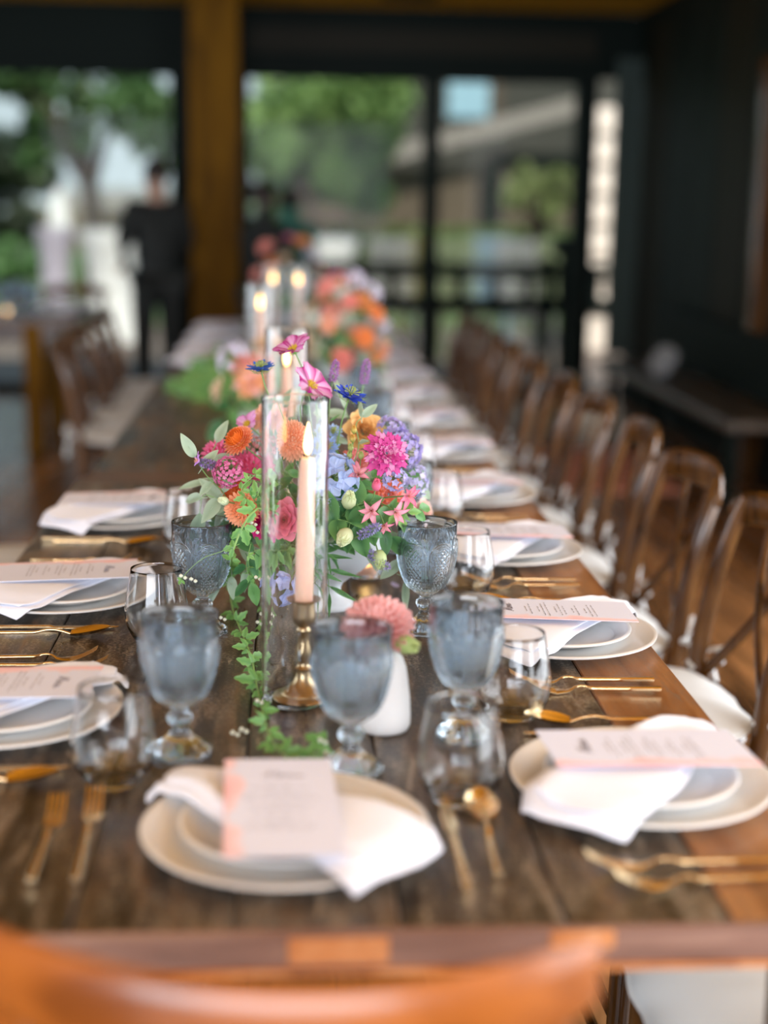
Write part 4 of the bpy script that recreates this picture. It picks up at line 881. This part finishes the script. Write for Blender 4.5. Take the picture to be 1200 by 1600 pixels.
# second and third arrangements, and greenery on the middle table
BL = ['low at the front', 'at the top', 'toward the left', 'toward the right', 'at the back']
def bouquet(cx, cy, rad, hh, palette, seed, wh, grp, urnr=1.0):
    rd = random.Random(seed)
    u = dup_mesh(urn, (cx, cy, TZ+.0003)); tag(u, 'white footed urn under the '+wh, 'vase')
    rt = V((cx, cy, TZ+.10)); names = {}
    for k, (kd, c0, c1, nm) in enumerate(palette):
        th = math.acos(1-1.1*((k+.5)/len(palette))); az = k*2.4+seed; n = V((sin(th)*cos(az), sin(th)*sin(az), cos(th)*1.0+.05))
        pos = rt+V((n.x*rad, n.y*rad, .04+n.z*hh)); 
        ex = dict(n=50) if kd == 'dahlia' else (dict(layers=4, n=10) if kd == 'double' else (dict(n=14) if kd == 'rose' else (dict(n=16, fr=.012) if kd == 'cluster' else {})))
        sz = rd.uniform(.8, 1.2); w1 = 'top' if n.z > .78 else ('upper' if n.z > .4 else 'low'); w2 = 'left' if n.x < -.33 else ('right' if n.x > .33 else 'middle'); w3 = 'front' if n.y < 0 else 'rear'
        flower(kd, pos, n, .040*sz, c0, c1, ('large ' if sz > 1 else 'small ')+nm+' bloom, '+w1+' '+w2+' '+w3+' of the '+wh, rt, 'flower', nm+' blooms of the '+grp, seed=seed+k, **ex)
    for k in range(9):
        az = k*.7+seed; e = rt+V((cos(az)*rad*.95, sin(az)*rad*.95, rd.uniform(-.02, .12)))
        sprig('leaf_sprig', 'green leaf sprig at the %s of the %s' % (['right side', 'right rear', 'rear', 'left rear', 'left side', 'left front', 'front', 'right front', 'low right'][k], wh), [rt, (rt+e)/2+V((0, 0, .05)), e], ['mid', 'sage', 'dark'], spacing=.035, scale=1.6, group='leaf sprigs of the '+grp, seed=k+seed)
def dup_mesh(o, loc): return link(o.name.split('.')[0], o.data, loc=loc)
O = ('dahlia', (.88, .30, .08), (.93, .42, .16), 'orange'); PK = ('dahlia', (.86, .30, .26), (.92, .44, .36), 'coral pink'); LV = ('cluster', (.62, .58, .74), (.74, .70, .82), 'pale lilac'); CR = ('rose', (.88, .60, .36), (.94, .74, .55), 'cream peach'); MG = ('double', (.62, .03, .22), (.70, .06, .30), 'magenta'); AP = ('double', (.88, .40, .14), (.93, .50, .24), 'apricot')
bouquet(.16, 4.95, .135, .27, [MG, LV, O, PK, LV, AP, PK, O, CR, O, PK, AP, LV, CR, O, PK, CR, AP, LV, PK, O], 3, 'second flower arrangement', 'second arrangement')
bouquet(-.02, 7.3, .19, .34, [MG, O, PK, LV, CR, O, AP, PK, MG, LV, CR, O, PK, LV], 11, 'third, farthest flower arrangement', 'third arrangement')
bouquet(-.09, 3.75, .12, .16, [CR, AP, LV, CR, PK, AP, LV, CR, CR, AP], 5, 'small low peach flower arrangement', 'low peach arrangement')
for k in range(7):
    a = R(160+k*33); x, y = -.30+.06*cos(a*2.3), 5.3+.34*(k-3)/3
    sprig('greenery_sprig', 'bright leafy sprig on the left of the middle table, %s from the near end' % ordn[k], [(x+.17, y, TZ+.03), (x+.07, y+.04*sin(a), TZ+.07), (x-.06, y+.06*cos(a), TZ+.02)], ['bright', 'mid', 'vine'], spacing=.02, scale=2.0, group='greenery on the middle table', seed=60+k)

# ------------------------------------------------------------------ left part of the room: second banquet table, its chairs, people
t2 = thing('banquet_table', 'second wooden banquet table at the left by the windows', 'table', (-2.65, 8.75, 0))
for i in range(6): build(MB().box((0, -.42+.168*i, TZ-.016), (2.9, .165, .032), bev=.002), 'plank', W_MID, t2, False)
for s in (-1, 1):
    build(MB().box((0, s*.42, TZ-.08), (2.7, .03, .1)), 'apron', W_MID, t2, False)
    for q in (-1, 1): build(MB().box((s*1.2, q*.4, (TZ-.032)/2), (.1, .1, TZ-.032), bev=.006), 'leg', W_POST, t2, False)
for i, (px, py, Y) in enumerate(((8, 430, 8.6), (30, 428, 8.9), (48, 432, 8.5))):
    o = link('water_goblet', goblet_me); q = P(px, 480, Y); o.location = (q.x, Y, TZ+.0004); tag(o, ['blue goblet nearest the left edge on the second table', 'blue goblet in the middle of three on the second table', 'blue goblet nearest the white plates on the second table'][i], 'goblet', 'blue goblets on the second table')
for i, (px, Y) in enumerate(((85, 8.62), (105, 9.0))):
    x = P(px, 480, Y).x
    o = link('dinner_plate', charger_me, loc=(x, Y, TZ+.0003)); tag(o, ['cream plate at the near corner of the second table', 'cream plate behind the corner one on the second table'][i], 'plate', 'plates on the second table')
    o = link('napkin', nap_me[0], loc=(x, Y, TZ+.003)); tag(o, ['white napkin on the corner plate of the second table', 'white napkin on the rear plate of the second table'][i], 'napkin', 'napkins on the second table')
q = P(14, 418, 8.55); cl2 = thing('votive_holder', 'small glowing orange candle holder at the left end of the second table', 'candle holder', (q.x, 8.45, TZ+.0003))
build(MB().lathe([(.001, 0), (.028, 0), (.034, .06), (.032, .06), (.027, .006), (.001, .006)], 24), 'cup', GLASS, cl2, fix=True)
build(MB().lathe([(.001, .007), (.018, .007), (.018, .02), (.001, .021)], 16), 'wax', WAX, cl2); build(MB().lathe([(.0004, .021), (.004, .027), (.005, .032), (.0003, .045)], 10), 'flame', FLAME, cl2)
for i, (x, y, rz) in enumerate(((-1.42, 9.5, 178), (-2.25, 9.5, 184), (-2.6, 7.98, 4), (-1.95, 7.98, -6))):
    dup(proto, (x, y, 0), R(rz), ['dark cross-back chair with white cushion behind the corner of the second table', 'cross-back chair on the window side of the second table', 'cross-back chair on the near side of the second table, left one', 'cross-back chair on the near side of the second table, right one'][i], 'chairs at the second table')
bn = thing('bench', 'dark wooden bench with grey cushion along the dark right wall', 'bench', (2.22, 8.1, 0))
build(MB().box((0, 0, .42), (.42, 2.9, .05), bev=.006), 'seat', W_TAB, bn, False); build(MB().box((.17, 0, .62), (.05, 2.9, .34), bev=.01), 'backrest', DARK, bn, False)
for s in (-1, 1):
    for q in (-.15, .15): build(MB().box((q, s*1.3, .2), (.06, .06, .4), bev=.004), 'leg', DARK, bn, False)
pl = MB(); pl.grid(lambda u, v: (cos(2*pi*u)*.05*sin(pi*v)**.5, (v-.5)*.5, .0+.19*math.copysign(abs(sin(2*pi*u))**.6, sin(2*pi*u))*sin(pi*v)**.25), 28, 14, cu=True)
o = build(pl, 'throw_pillow', mat('grey_blue_cushion', (.30, .33, .36), .85, sheen=.3), loc=(2.14, 8.38, .545), fix=True); o.rotation_euler = (0, R(30), 0); o.scale = (1, .8, .5); tag(o, 'blue-grey throw pillow on the bench by the right wall', 'pillow')

def BODY(cl):
    m = bpy.data.materials.new('skin_and_clothes'); m.use_nodes = True; n = m.node_tree; b = n.nodes['Principled BSDF']; L = n.links.new
    c = n.nodes.new('ShaderNodeTexCoord'); s = n.nodes.new('ShaderNodeSeparateXYZ'); L(c.outputs['Object'], s.inputs[0]); g = n.nodes.new('ShaderNodeMath'); g.operation = 'GREATER_THAN'; g.inputs[1].default_value = 1.40; L(s.outputs['Z'], g.inputs[0])
    mx = n.nodes.new('ShaderNodeMixRGB'); L(g.outputs[0], mx.inputs[0]); mx.inputs[1].default_value = cl.node_tree.nodes['Principled BSDF'].inputs['Base Color'].default_value; mx.inputs[2].default_value = (.42, .25, .18, 1); L(mx.outputs[0], b.inputs['Base Color']); b.inputs['Roughness'].default_value = .7; return m
def person(x, y, rz, skin, top, bottom, hair, label, Hh=1.7, pose=0):
    k = Hh/1.75; J = {}
    pts = [('pel', (0, 0, .95), .13), ('sp', (0, 0, 1.13), .12), ('ch', (0, .01, 1.32), .145), ('nk', (0, 0, 1.46), .055), ('hd0', (0, .01, 1.53), .065), ('hd1', (0, .02, 1.62), .088), ('hd2', (0, .01, 1.69), .070)]
    for s, n in ((-1, 'l'), (1, 'r')):
        e = (s*.23, .04+.10*pose, 1.13) ; h = (s*.16, .20+.1*pose, 1.02+.12*pose)
        pts += [(n+'sh', (s*.17, 0, 1.40), .058), (n+'el', e, .042), (n+'wr', h, .028), (n+'hp', (s*.09, 0, .90), .095), (n+'kn', (s*.10, .02, .50), .062), (n+'an', (s*.11, -.01, .09), .042), (n+'to', (s*.12, .13, .035), .032)]
    idx = {p[0]: i for i, p in enumerate(pts)}
    ed = [('pel', 'sp'), ('sp', 'ch'), ('ch', 'nk'), ('nk', 'hd0'), ('hd0', 'hd1'), ('hd1', 'hd2')]
    for n in 'lr': ed += [('ch', n+'sh'), (n+'sh', n+'el'), (n+'el', n+'wr'), ('pel', n+'hp'), (n+'hp', n+'kn'), (n+'kn', n+'an'), (n+'an', n+'to')]
    T = thing('person', label, 'person', (x, y, 0), rz)
    def skinned(name, sel, grow, m, root):
        ids = [p for p in pts if p[0] in sel]; ii = {p[0]: i for i, p in enumerate(ids)}
        me = bpy.data.meshes.new(name); me.from_pydata([V(p[1])*k for p in ids], [(ii[a], ii[b]) for a, b in ed if a in ii and b in ii], []); me.materials.append(m)
        o = link(name, me, T); md = o.modifiers.new('skin', 'SKIN'); md.use_smooth_shade = True
        for i, p in enumerate(ids): d = me.skin_vertices[0].data[i]; d.radius = ((p[2]+grow)*k, (p[2]+grow)*k*.85); d.use_root = p[0] == root
        sb = o.modifiers.new('sub', 'SUBSURF'); sb.levels = 2; sb.render_levels = 2; return o
    allp = [p[0] for p in pts]
    skinned('body', allp, 0, BODY(top), 'pel')
    skinned('shirt', ['pel', 'sp', 'ch', 'lsh', 'rsh', 'lel', 'rel'], .034, top, 'pel')
    skinned('trousers', ['pel', 'lhp', 'lkn', 'lan', 'rhp', 'rkn', 'ran'], .022, bottom, 'pel')
    hm = MB(); hm.grid(lambda u, v: (cos(2*pi*u)*.086*sin(v*1.9)*k, (-.012+sin(2*pi*u)*.098*sin(v*1.9))*k, (1.625+.115*cos(v*1.9))*k), 24, 10, cu=True); build(hm, 'hair', hair, T)
    sk = mat('skin', (.42, .25, .18), .5)
    build(MB().tube([(0, .095*k, 1.645*k), (0, .118*k, 1.61*k), (0, .1*k, 1.603*k)], [.006, .011, .008], 6), 'nose', sk, T)
    for s in (-1, 1):
        build(MB().lathe([(.001, -.008), (.009, 0), (.001, .008)], 8, (s*.032*k, .092*k, 1.645*k)), 'eye', DARK, T)
        w0 = V((s*.16, .20+.1*pose, 1.02+.12*pose))*k; hd = MB()
        for j in range(4): hd.tube([w0, w0+V((s*.012*(j-1.5), .03, 0)), w0+V((s*.014*(j-1.5), .07, -.02)), w0+V((s*.012*(j-1.5), .095-.006*abs(j-1), -.05))], [.012, .012, .008, .006], 6)
        hd.tube([w0, w0+V((-s*.035, .025, -.01)), w0+V((-s*.04, .05, -.025))], [.01, .009, .007], 6); h = build(hd, 'hand', sk, T); h['kind'] = 'stuff'
    return T
dk = mat('dark_clothes', (.012, .014, .013), .8); hair = mat('dark_hair', (.02, .013, .01), .6)
person(P(244, 300, 9.85).x, 9.85, R(25), None, dk, dk, hair, 'person in dark clothes standing before the left window by the pillar', 1.70)
person(P(452, 330, 10.6).x, 10.6, R(25), None, mat('teal_shirt', (.01, .16, .12), .8), dk, hair, 'person in a teal top standing left in the middle window', 1.52, 1)
person(P(412, 330, 9.6).x, 9.6, R(-60), None, dk, dk, hair, 'person in black standing between the pillar and the teal top', 1.55, 1)

# ------------------------------------------------------------------ outdoors
struct(bx(-30, 30, YB+.16, 60, -.12, -.03), 'ground', PATIO)
struct(bx(-30, 30, 17.5, 59, -.04, -.01), 'lawn_ground', GRASS)
rl = thing('deck_railing', 'black metal railing across the view outside the middle and right windows', 'railing', (2.1, 12.1, 0))
build(MB().box((0, 0, .915), (5.0, .06, .075), bev=.008), 'top_rail', DARK, rl, False); build(MB().box((0, 0, .61), (5.0, .05, .13), bev=.008), 'lower_rail', DARK, rl, False); build(MB().box((0, 0, .84), (5.0, .03, .04)), 'middle_rail', DARK, rl, False)
bal = MB().box((0, 0, .75), (.075, .03, .30)).mesh('baluster', DARK, False)
for k in range(18): link('baluster', bal, rl, (-2.4+k*.28, 0, 0))
po = MB().box((0, 0, .5), (.10, .09, 1.0), bev=.01).mesh('post', DARK, False)
for x in (-2.45, -.95, .55, 2.4): link('post', po, rl, (x-.55 if x == .55 else x, 0, 0))
build(MB().box((0, 0, 0), (.13, .12, 1.05), bev=.01), 'end_post', DARK, rl, False, loc=(P(888, 400, 12.1).x-2.1, -.02, .53)); build(MB().box((0, 0, 0), (.24, .22, .15), bev=.02), 'post_cap', DARK, rl, False, loc=(P(888, 400, 12.1).x-2.1, -.02, 1.10))
# white cloth cocktail tables
def cocktail(x, y, r, h, m, label, drop=1):
    t = thing('cocktail_table', label, 'table', (x, y, -.03), 0, 'cloth covered tables outdoors')
    mb = MB(); n = 60
    mb.grid(lambda u, v: ((lambda a, rr: (rr*cos(a), rr*sin(a), h-(max(0, v-.3)/.7)*h*drop))(2*pi*u, r*(min(1, v/.3))*(1-.35*sin(pi*max(0, (v-.3)/.7)*.9))*(1+.10*max(0, v-.3)*sin(9*2*pi*u)))), n, 22, cu=True)
    build(mb, 'tablecloth', m, t); build(MB().lathe([(.001, 0), (r*.6, 0), (.04, .03), (.03, h-.02), (r*.98, h-.015), (.001, h-.004)], 24), 'pedestal', DARK, t)
    return t
cocktail(P(174, 400, 15.5).x, 15.5, .34, 1.13, CLOTH, 'tall round table under a bright white cloth outside the left window')
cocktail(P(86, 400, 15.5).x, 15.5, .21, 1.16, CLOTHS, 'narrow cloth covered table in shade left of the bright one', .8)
cocktail(P(515, 430, 14.8).x, 14.8, .29, 1.10, CLOTH, 'tall round white clothed table behind the railing in the middle window')
um = thing('closed_umbrella', 'closed white patio umbrella outside the left window', 'umbrella', (P(92, 340, 18).x, 18, -.03))
build(MB().lathe([(.10, .95), (.12, 1.0), (.09, 1.3), (.04, 1.5), (.004, 1.58)], 20, mod=lambda r, z, a, k: r*(1+.15*cos(a*8)), cap0=False), 'canopy', CLOTH, um); build(MB().lathe([(.25, 0), (.25, .05), (.025, .07), (.025, 1.2)], 16), 'pole', DARK, um)
# trees
def tree(x, y, cz, rx, rz, n, c0, c1, label, seed, trunk=True, ls=.16):
    rd = random.Random(seed); t = thing('tree', label, 'tree', (x, y, -.03)); mb = MB()
    blobs = [(V((rd.uniform(-.75, .75)*rx, rd.uniform(-.6, .6)*rx, cz+rd.uniform(-.75, .75)*rz)), rd.uniform(.25, .5)*min(rx, rz)) for _ in range(16)]
    for k in range(n):
        b, q = rd.choice(blobs); d = V((rd.gauss(0, 1), rd.gauss(0, 1), rd.gauss(0, 1))).normalized()*q*rd.uniform(.5, 1); p = b+d; f = frame(V((rd.gauss(0, 1), rd.gauss(0, 1), rd.gauss(0, 1)+.6)), rd.uniform(0, 6)); s = ls*rd.uniform(.6, 1.3); c = mixc(c0, c1, rd.random())
        i = len(mb.v)
        for a, e in ((0, -.5), (.32, 0), (0, .5), (-.32, 0)): mb.add(p+(f @ V((a*s, e*s, .05*s*(a == 0)))), c)
        mb.f.append([i, i+1, i+2, i+3])
    cr = build(mb, 'crown', LEAF, t, False); cr['kind'] = 'stuff'
    bk = mat('bark', (.06, .045, .03), .9)
    if trunk:
        build(MB().tube([(0, 0, 0), (.05, 0, cz*.4), (-.05, .05, cz*.8), (0, 0, cz+rz*.4)], [.16, .12, .09, .04], 8), 'trunk', bk, t)
        for j in range(7):
            b = blobs[j][0]; build(MB().tube([(0, 0, cz*.6), V((0, 0, cz*.8))*.5+b*.5, b], [.06, .04, .015], 6), 'branch', bk, t)
    return t
q = P(158, 165, 18.2); tree(q.x-.15, 18.2, q.z, 1.35, .80, 2600, (.04, .10, .03), (.12, .22, .07), 'broad tree with airy dark leaves in the left window', 1, ls=.2)
q = P(462, 195, 20.5); tree(q.x+.15, 20.5, q.z-.05, 1.28, 1.25, 8000, (.12, .22, .06), (.32, .48, .17), 'bright green leafy tree filling the middle window', 2, ls=.2)
q = P(10, 290, 30); tree(q.x-.6, 30, q.z, 1.9, 1.3, 2600, (.03, .05, .03), (.07, .09, .05), 'dark distant tree at the left edge of the left window', 3, ls=.35)
q = P(20, 390, 17); tree(q.x, 17, q.z-.2, .5, .35, 1500, (.06, .15, .05), (.14, .28, .09), 'green bush low at the left edge of the left window', 4, trunk=True, ls=.12)
q = P(845, 295, 18); tree(q.x, 18, q.z, .5, .28, 1500, (.18, .23, .08), (.34, .39, .17), 'pale yellow-green bush before the house at right', 5, trunk=True, ls=.12)
q = P(410, 280, 24); tree(q.x, 24, q.z, .8, 1.0, 1800, (.05, .11, .04), (.12, .22, .07), 'darker tree behind the bright green one', 6, ls=.25)
hd = MB(); rd = random.Random(9)
for k in range(2500):
    p = V((rd.uniform(-.3, 4.2), rd.uniform(-.3, .3), rd.uniform(.0, .75))); i = len(hd.v); c = mixc((.07, .12, .03), (.18, .25, .08), rd.random())
    f = frame(V((rd.gauss(0, 1), rd.gauss(0, 1)-.6, rd.gauss(0, 1)+.5)), 0)
    for a, e in ((-.06, -.04), (.06, -.04), (.06, .04), (-.06, .04)): hd.add(p+(f @ V((a, e, 0))), c)
    hd.f.append([i, i+1, i+2, i+3])
q = P(490, 345, 21); o = build(hd, 'hedge', LEAF, None, False, loc=(q.x, 21, .35)); tag(o, 'low yellow-green hedge across the garden before the house', 'hedge')
# house
hs = thing('house', 'grey-brown house with a sloping pale roof edge beyond the railing', 'building', (0, 26, 0))
x0 = P(602, 200, 26).x
build(bx(x0, 14, 0, 6, -.1, 6.5), 'wall', HOUSE, hs, False); build(bx(P(478, 260, 26).x, 14, -1.6, 0, -.1, 2.0), 'porch_wall', HOUSE2, hs, False)
a, b2 = P(590, 246, 24.2), P(905, 165, 24.2); ang = atan2(b2.z-a.z, b2.x-a.x); c = (a+b2)/2
build(MB().box((0, 0, 0), ((b2-a).length*1.0, .5, .26), M.Rotation(-ang, 3, 'Y')), 'roof_edge', mat('pale_fascia', (.26, .23, .21), .7), hs, False, loc=(c.x, -1.8, c.z))
build(bx(P(700, 120, 26).x, P(765, 120, 26).x, -.05, .02, P(700, 184, 26).z, P(700, 118, 26).z), 'window', mat('sky_painted_glass', (.30, .48, .58), .15), hs, False); build(bx(P(765, 120, 26).x, P(785, 120, 26).x, -.06, .02, P(700, 184, 26).z, P(700, 112, 26).z), 'window_frame', HOUSE2, hs, False)  # sky reflection put into the pane as a blue base colour
build(bx(P(770, 250, 24).x, P(900, 250, 24).x, -1.66, -1.6, P(800, 262, 24).z, P(800, 238, 24).z), 'awning', DARK, hs, False)
build(bx(P(755, 250, 24).x, P(790, 250, 24).x, -1.66, -1.6, 0, P(800, 262, 24).z), 'door', DARK, hs, False)
fh = thing('distant_building', 'pale hazy building far away in the left window', 'building', (0, 45, 0))
build(bx(P(100, 300, 45).x, P(262, 300, 45).x, 0, 4, -.1, P(200, 295, 45).z), 'wall', mat('pale_far_wall', (.27, .27, .26), .9), fh, False)
build(bx(P(40, 300, 44).x, P(230, 300, 44).x, -1, 0, -.1, P(200, 325, 44).z), 'lower_wing', mat('tan_far_wall', (.17, .145, .10), .9), fh, False)
for k in range(3): build(bx(P(130+k*40, 300, 44).x, P(148+k*40, 300, 44).x, -1.05, -1, P(200, 350, 44).z, P(200, 332, 44).z), 'window', DARK, fh, False)
# sunlit cream wall seen through the gap
sw = struct(bx(P(926, 300, 15).x, 6, 15, 15.3, -.03, 2.4), 'wall_garden', mat('cream_stucco', (.70, .62, .54), .8, bump=(5, .3, .02)))
st2 = MB().box((0, 0, 0), (2.6, .04, .03)).mesh('wall_groove', mat('groove', (.32, .27, .22), .9), False)
for k in range(7): link('board', st2, sw, (P(940, 300, 15).x+1.2, 14.99, .35+k*.3))
# garden chairs and folk furniture behind the railing
def garden_chair(x, y, rz, m, label):
    t = thing('garden_chair', label, 'chair', (x, y, -.03), rz, 'garden chairs behind the railing')
    build(MB().box((0, 0, .44), (.44, .44, .04), bev=.006), 'seat', m, t, False)
    for s in (-1, 1):
        build(MB().box((s*.2, .2, .22), (.04, .04, .44)), 'leg', m, t, False); build(MB().box((s*.2, -.2, .55), (.04, .04, 1.1)), 'leg', m, t, False)
    for k in range(4): build(MB().box((-.13+k*.087, -.2, .78), (.06, .02, .56)), 'slat', m, t, False)
    build(MB().box((0, -.2, 1.08), (.44, .03, .08), bev=.005), 'top_rail', m, t, False); return t
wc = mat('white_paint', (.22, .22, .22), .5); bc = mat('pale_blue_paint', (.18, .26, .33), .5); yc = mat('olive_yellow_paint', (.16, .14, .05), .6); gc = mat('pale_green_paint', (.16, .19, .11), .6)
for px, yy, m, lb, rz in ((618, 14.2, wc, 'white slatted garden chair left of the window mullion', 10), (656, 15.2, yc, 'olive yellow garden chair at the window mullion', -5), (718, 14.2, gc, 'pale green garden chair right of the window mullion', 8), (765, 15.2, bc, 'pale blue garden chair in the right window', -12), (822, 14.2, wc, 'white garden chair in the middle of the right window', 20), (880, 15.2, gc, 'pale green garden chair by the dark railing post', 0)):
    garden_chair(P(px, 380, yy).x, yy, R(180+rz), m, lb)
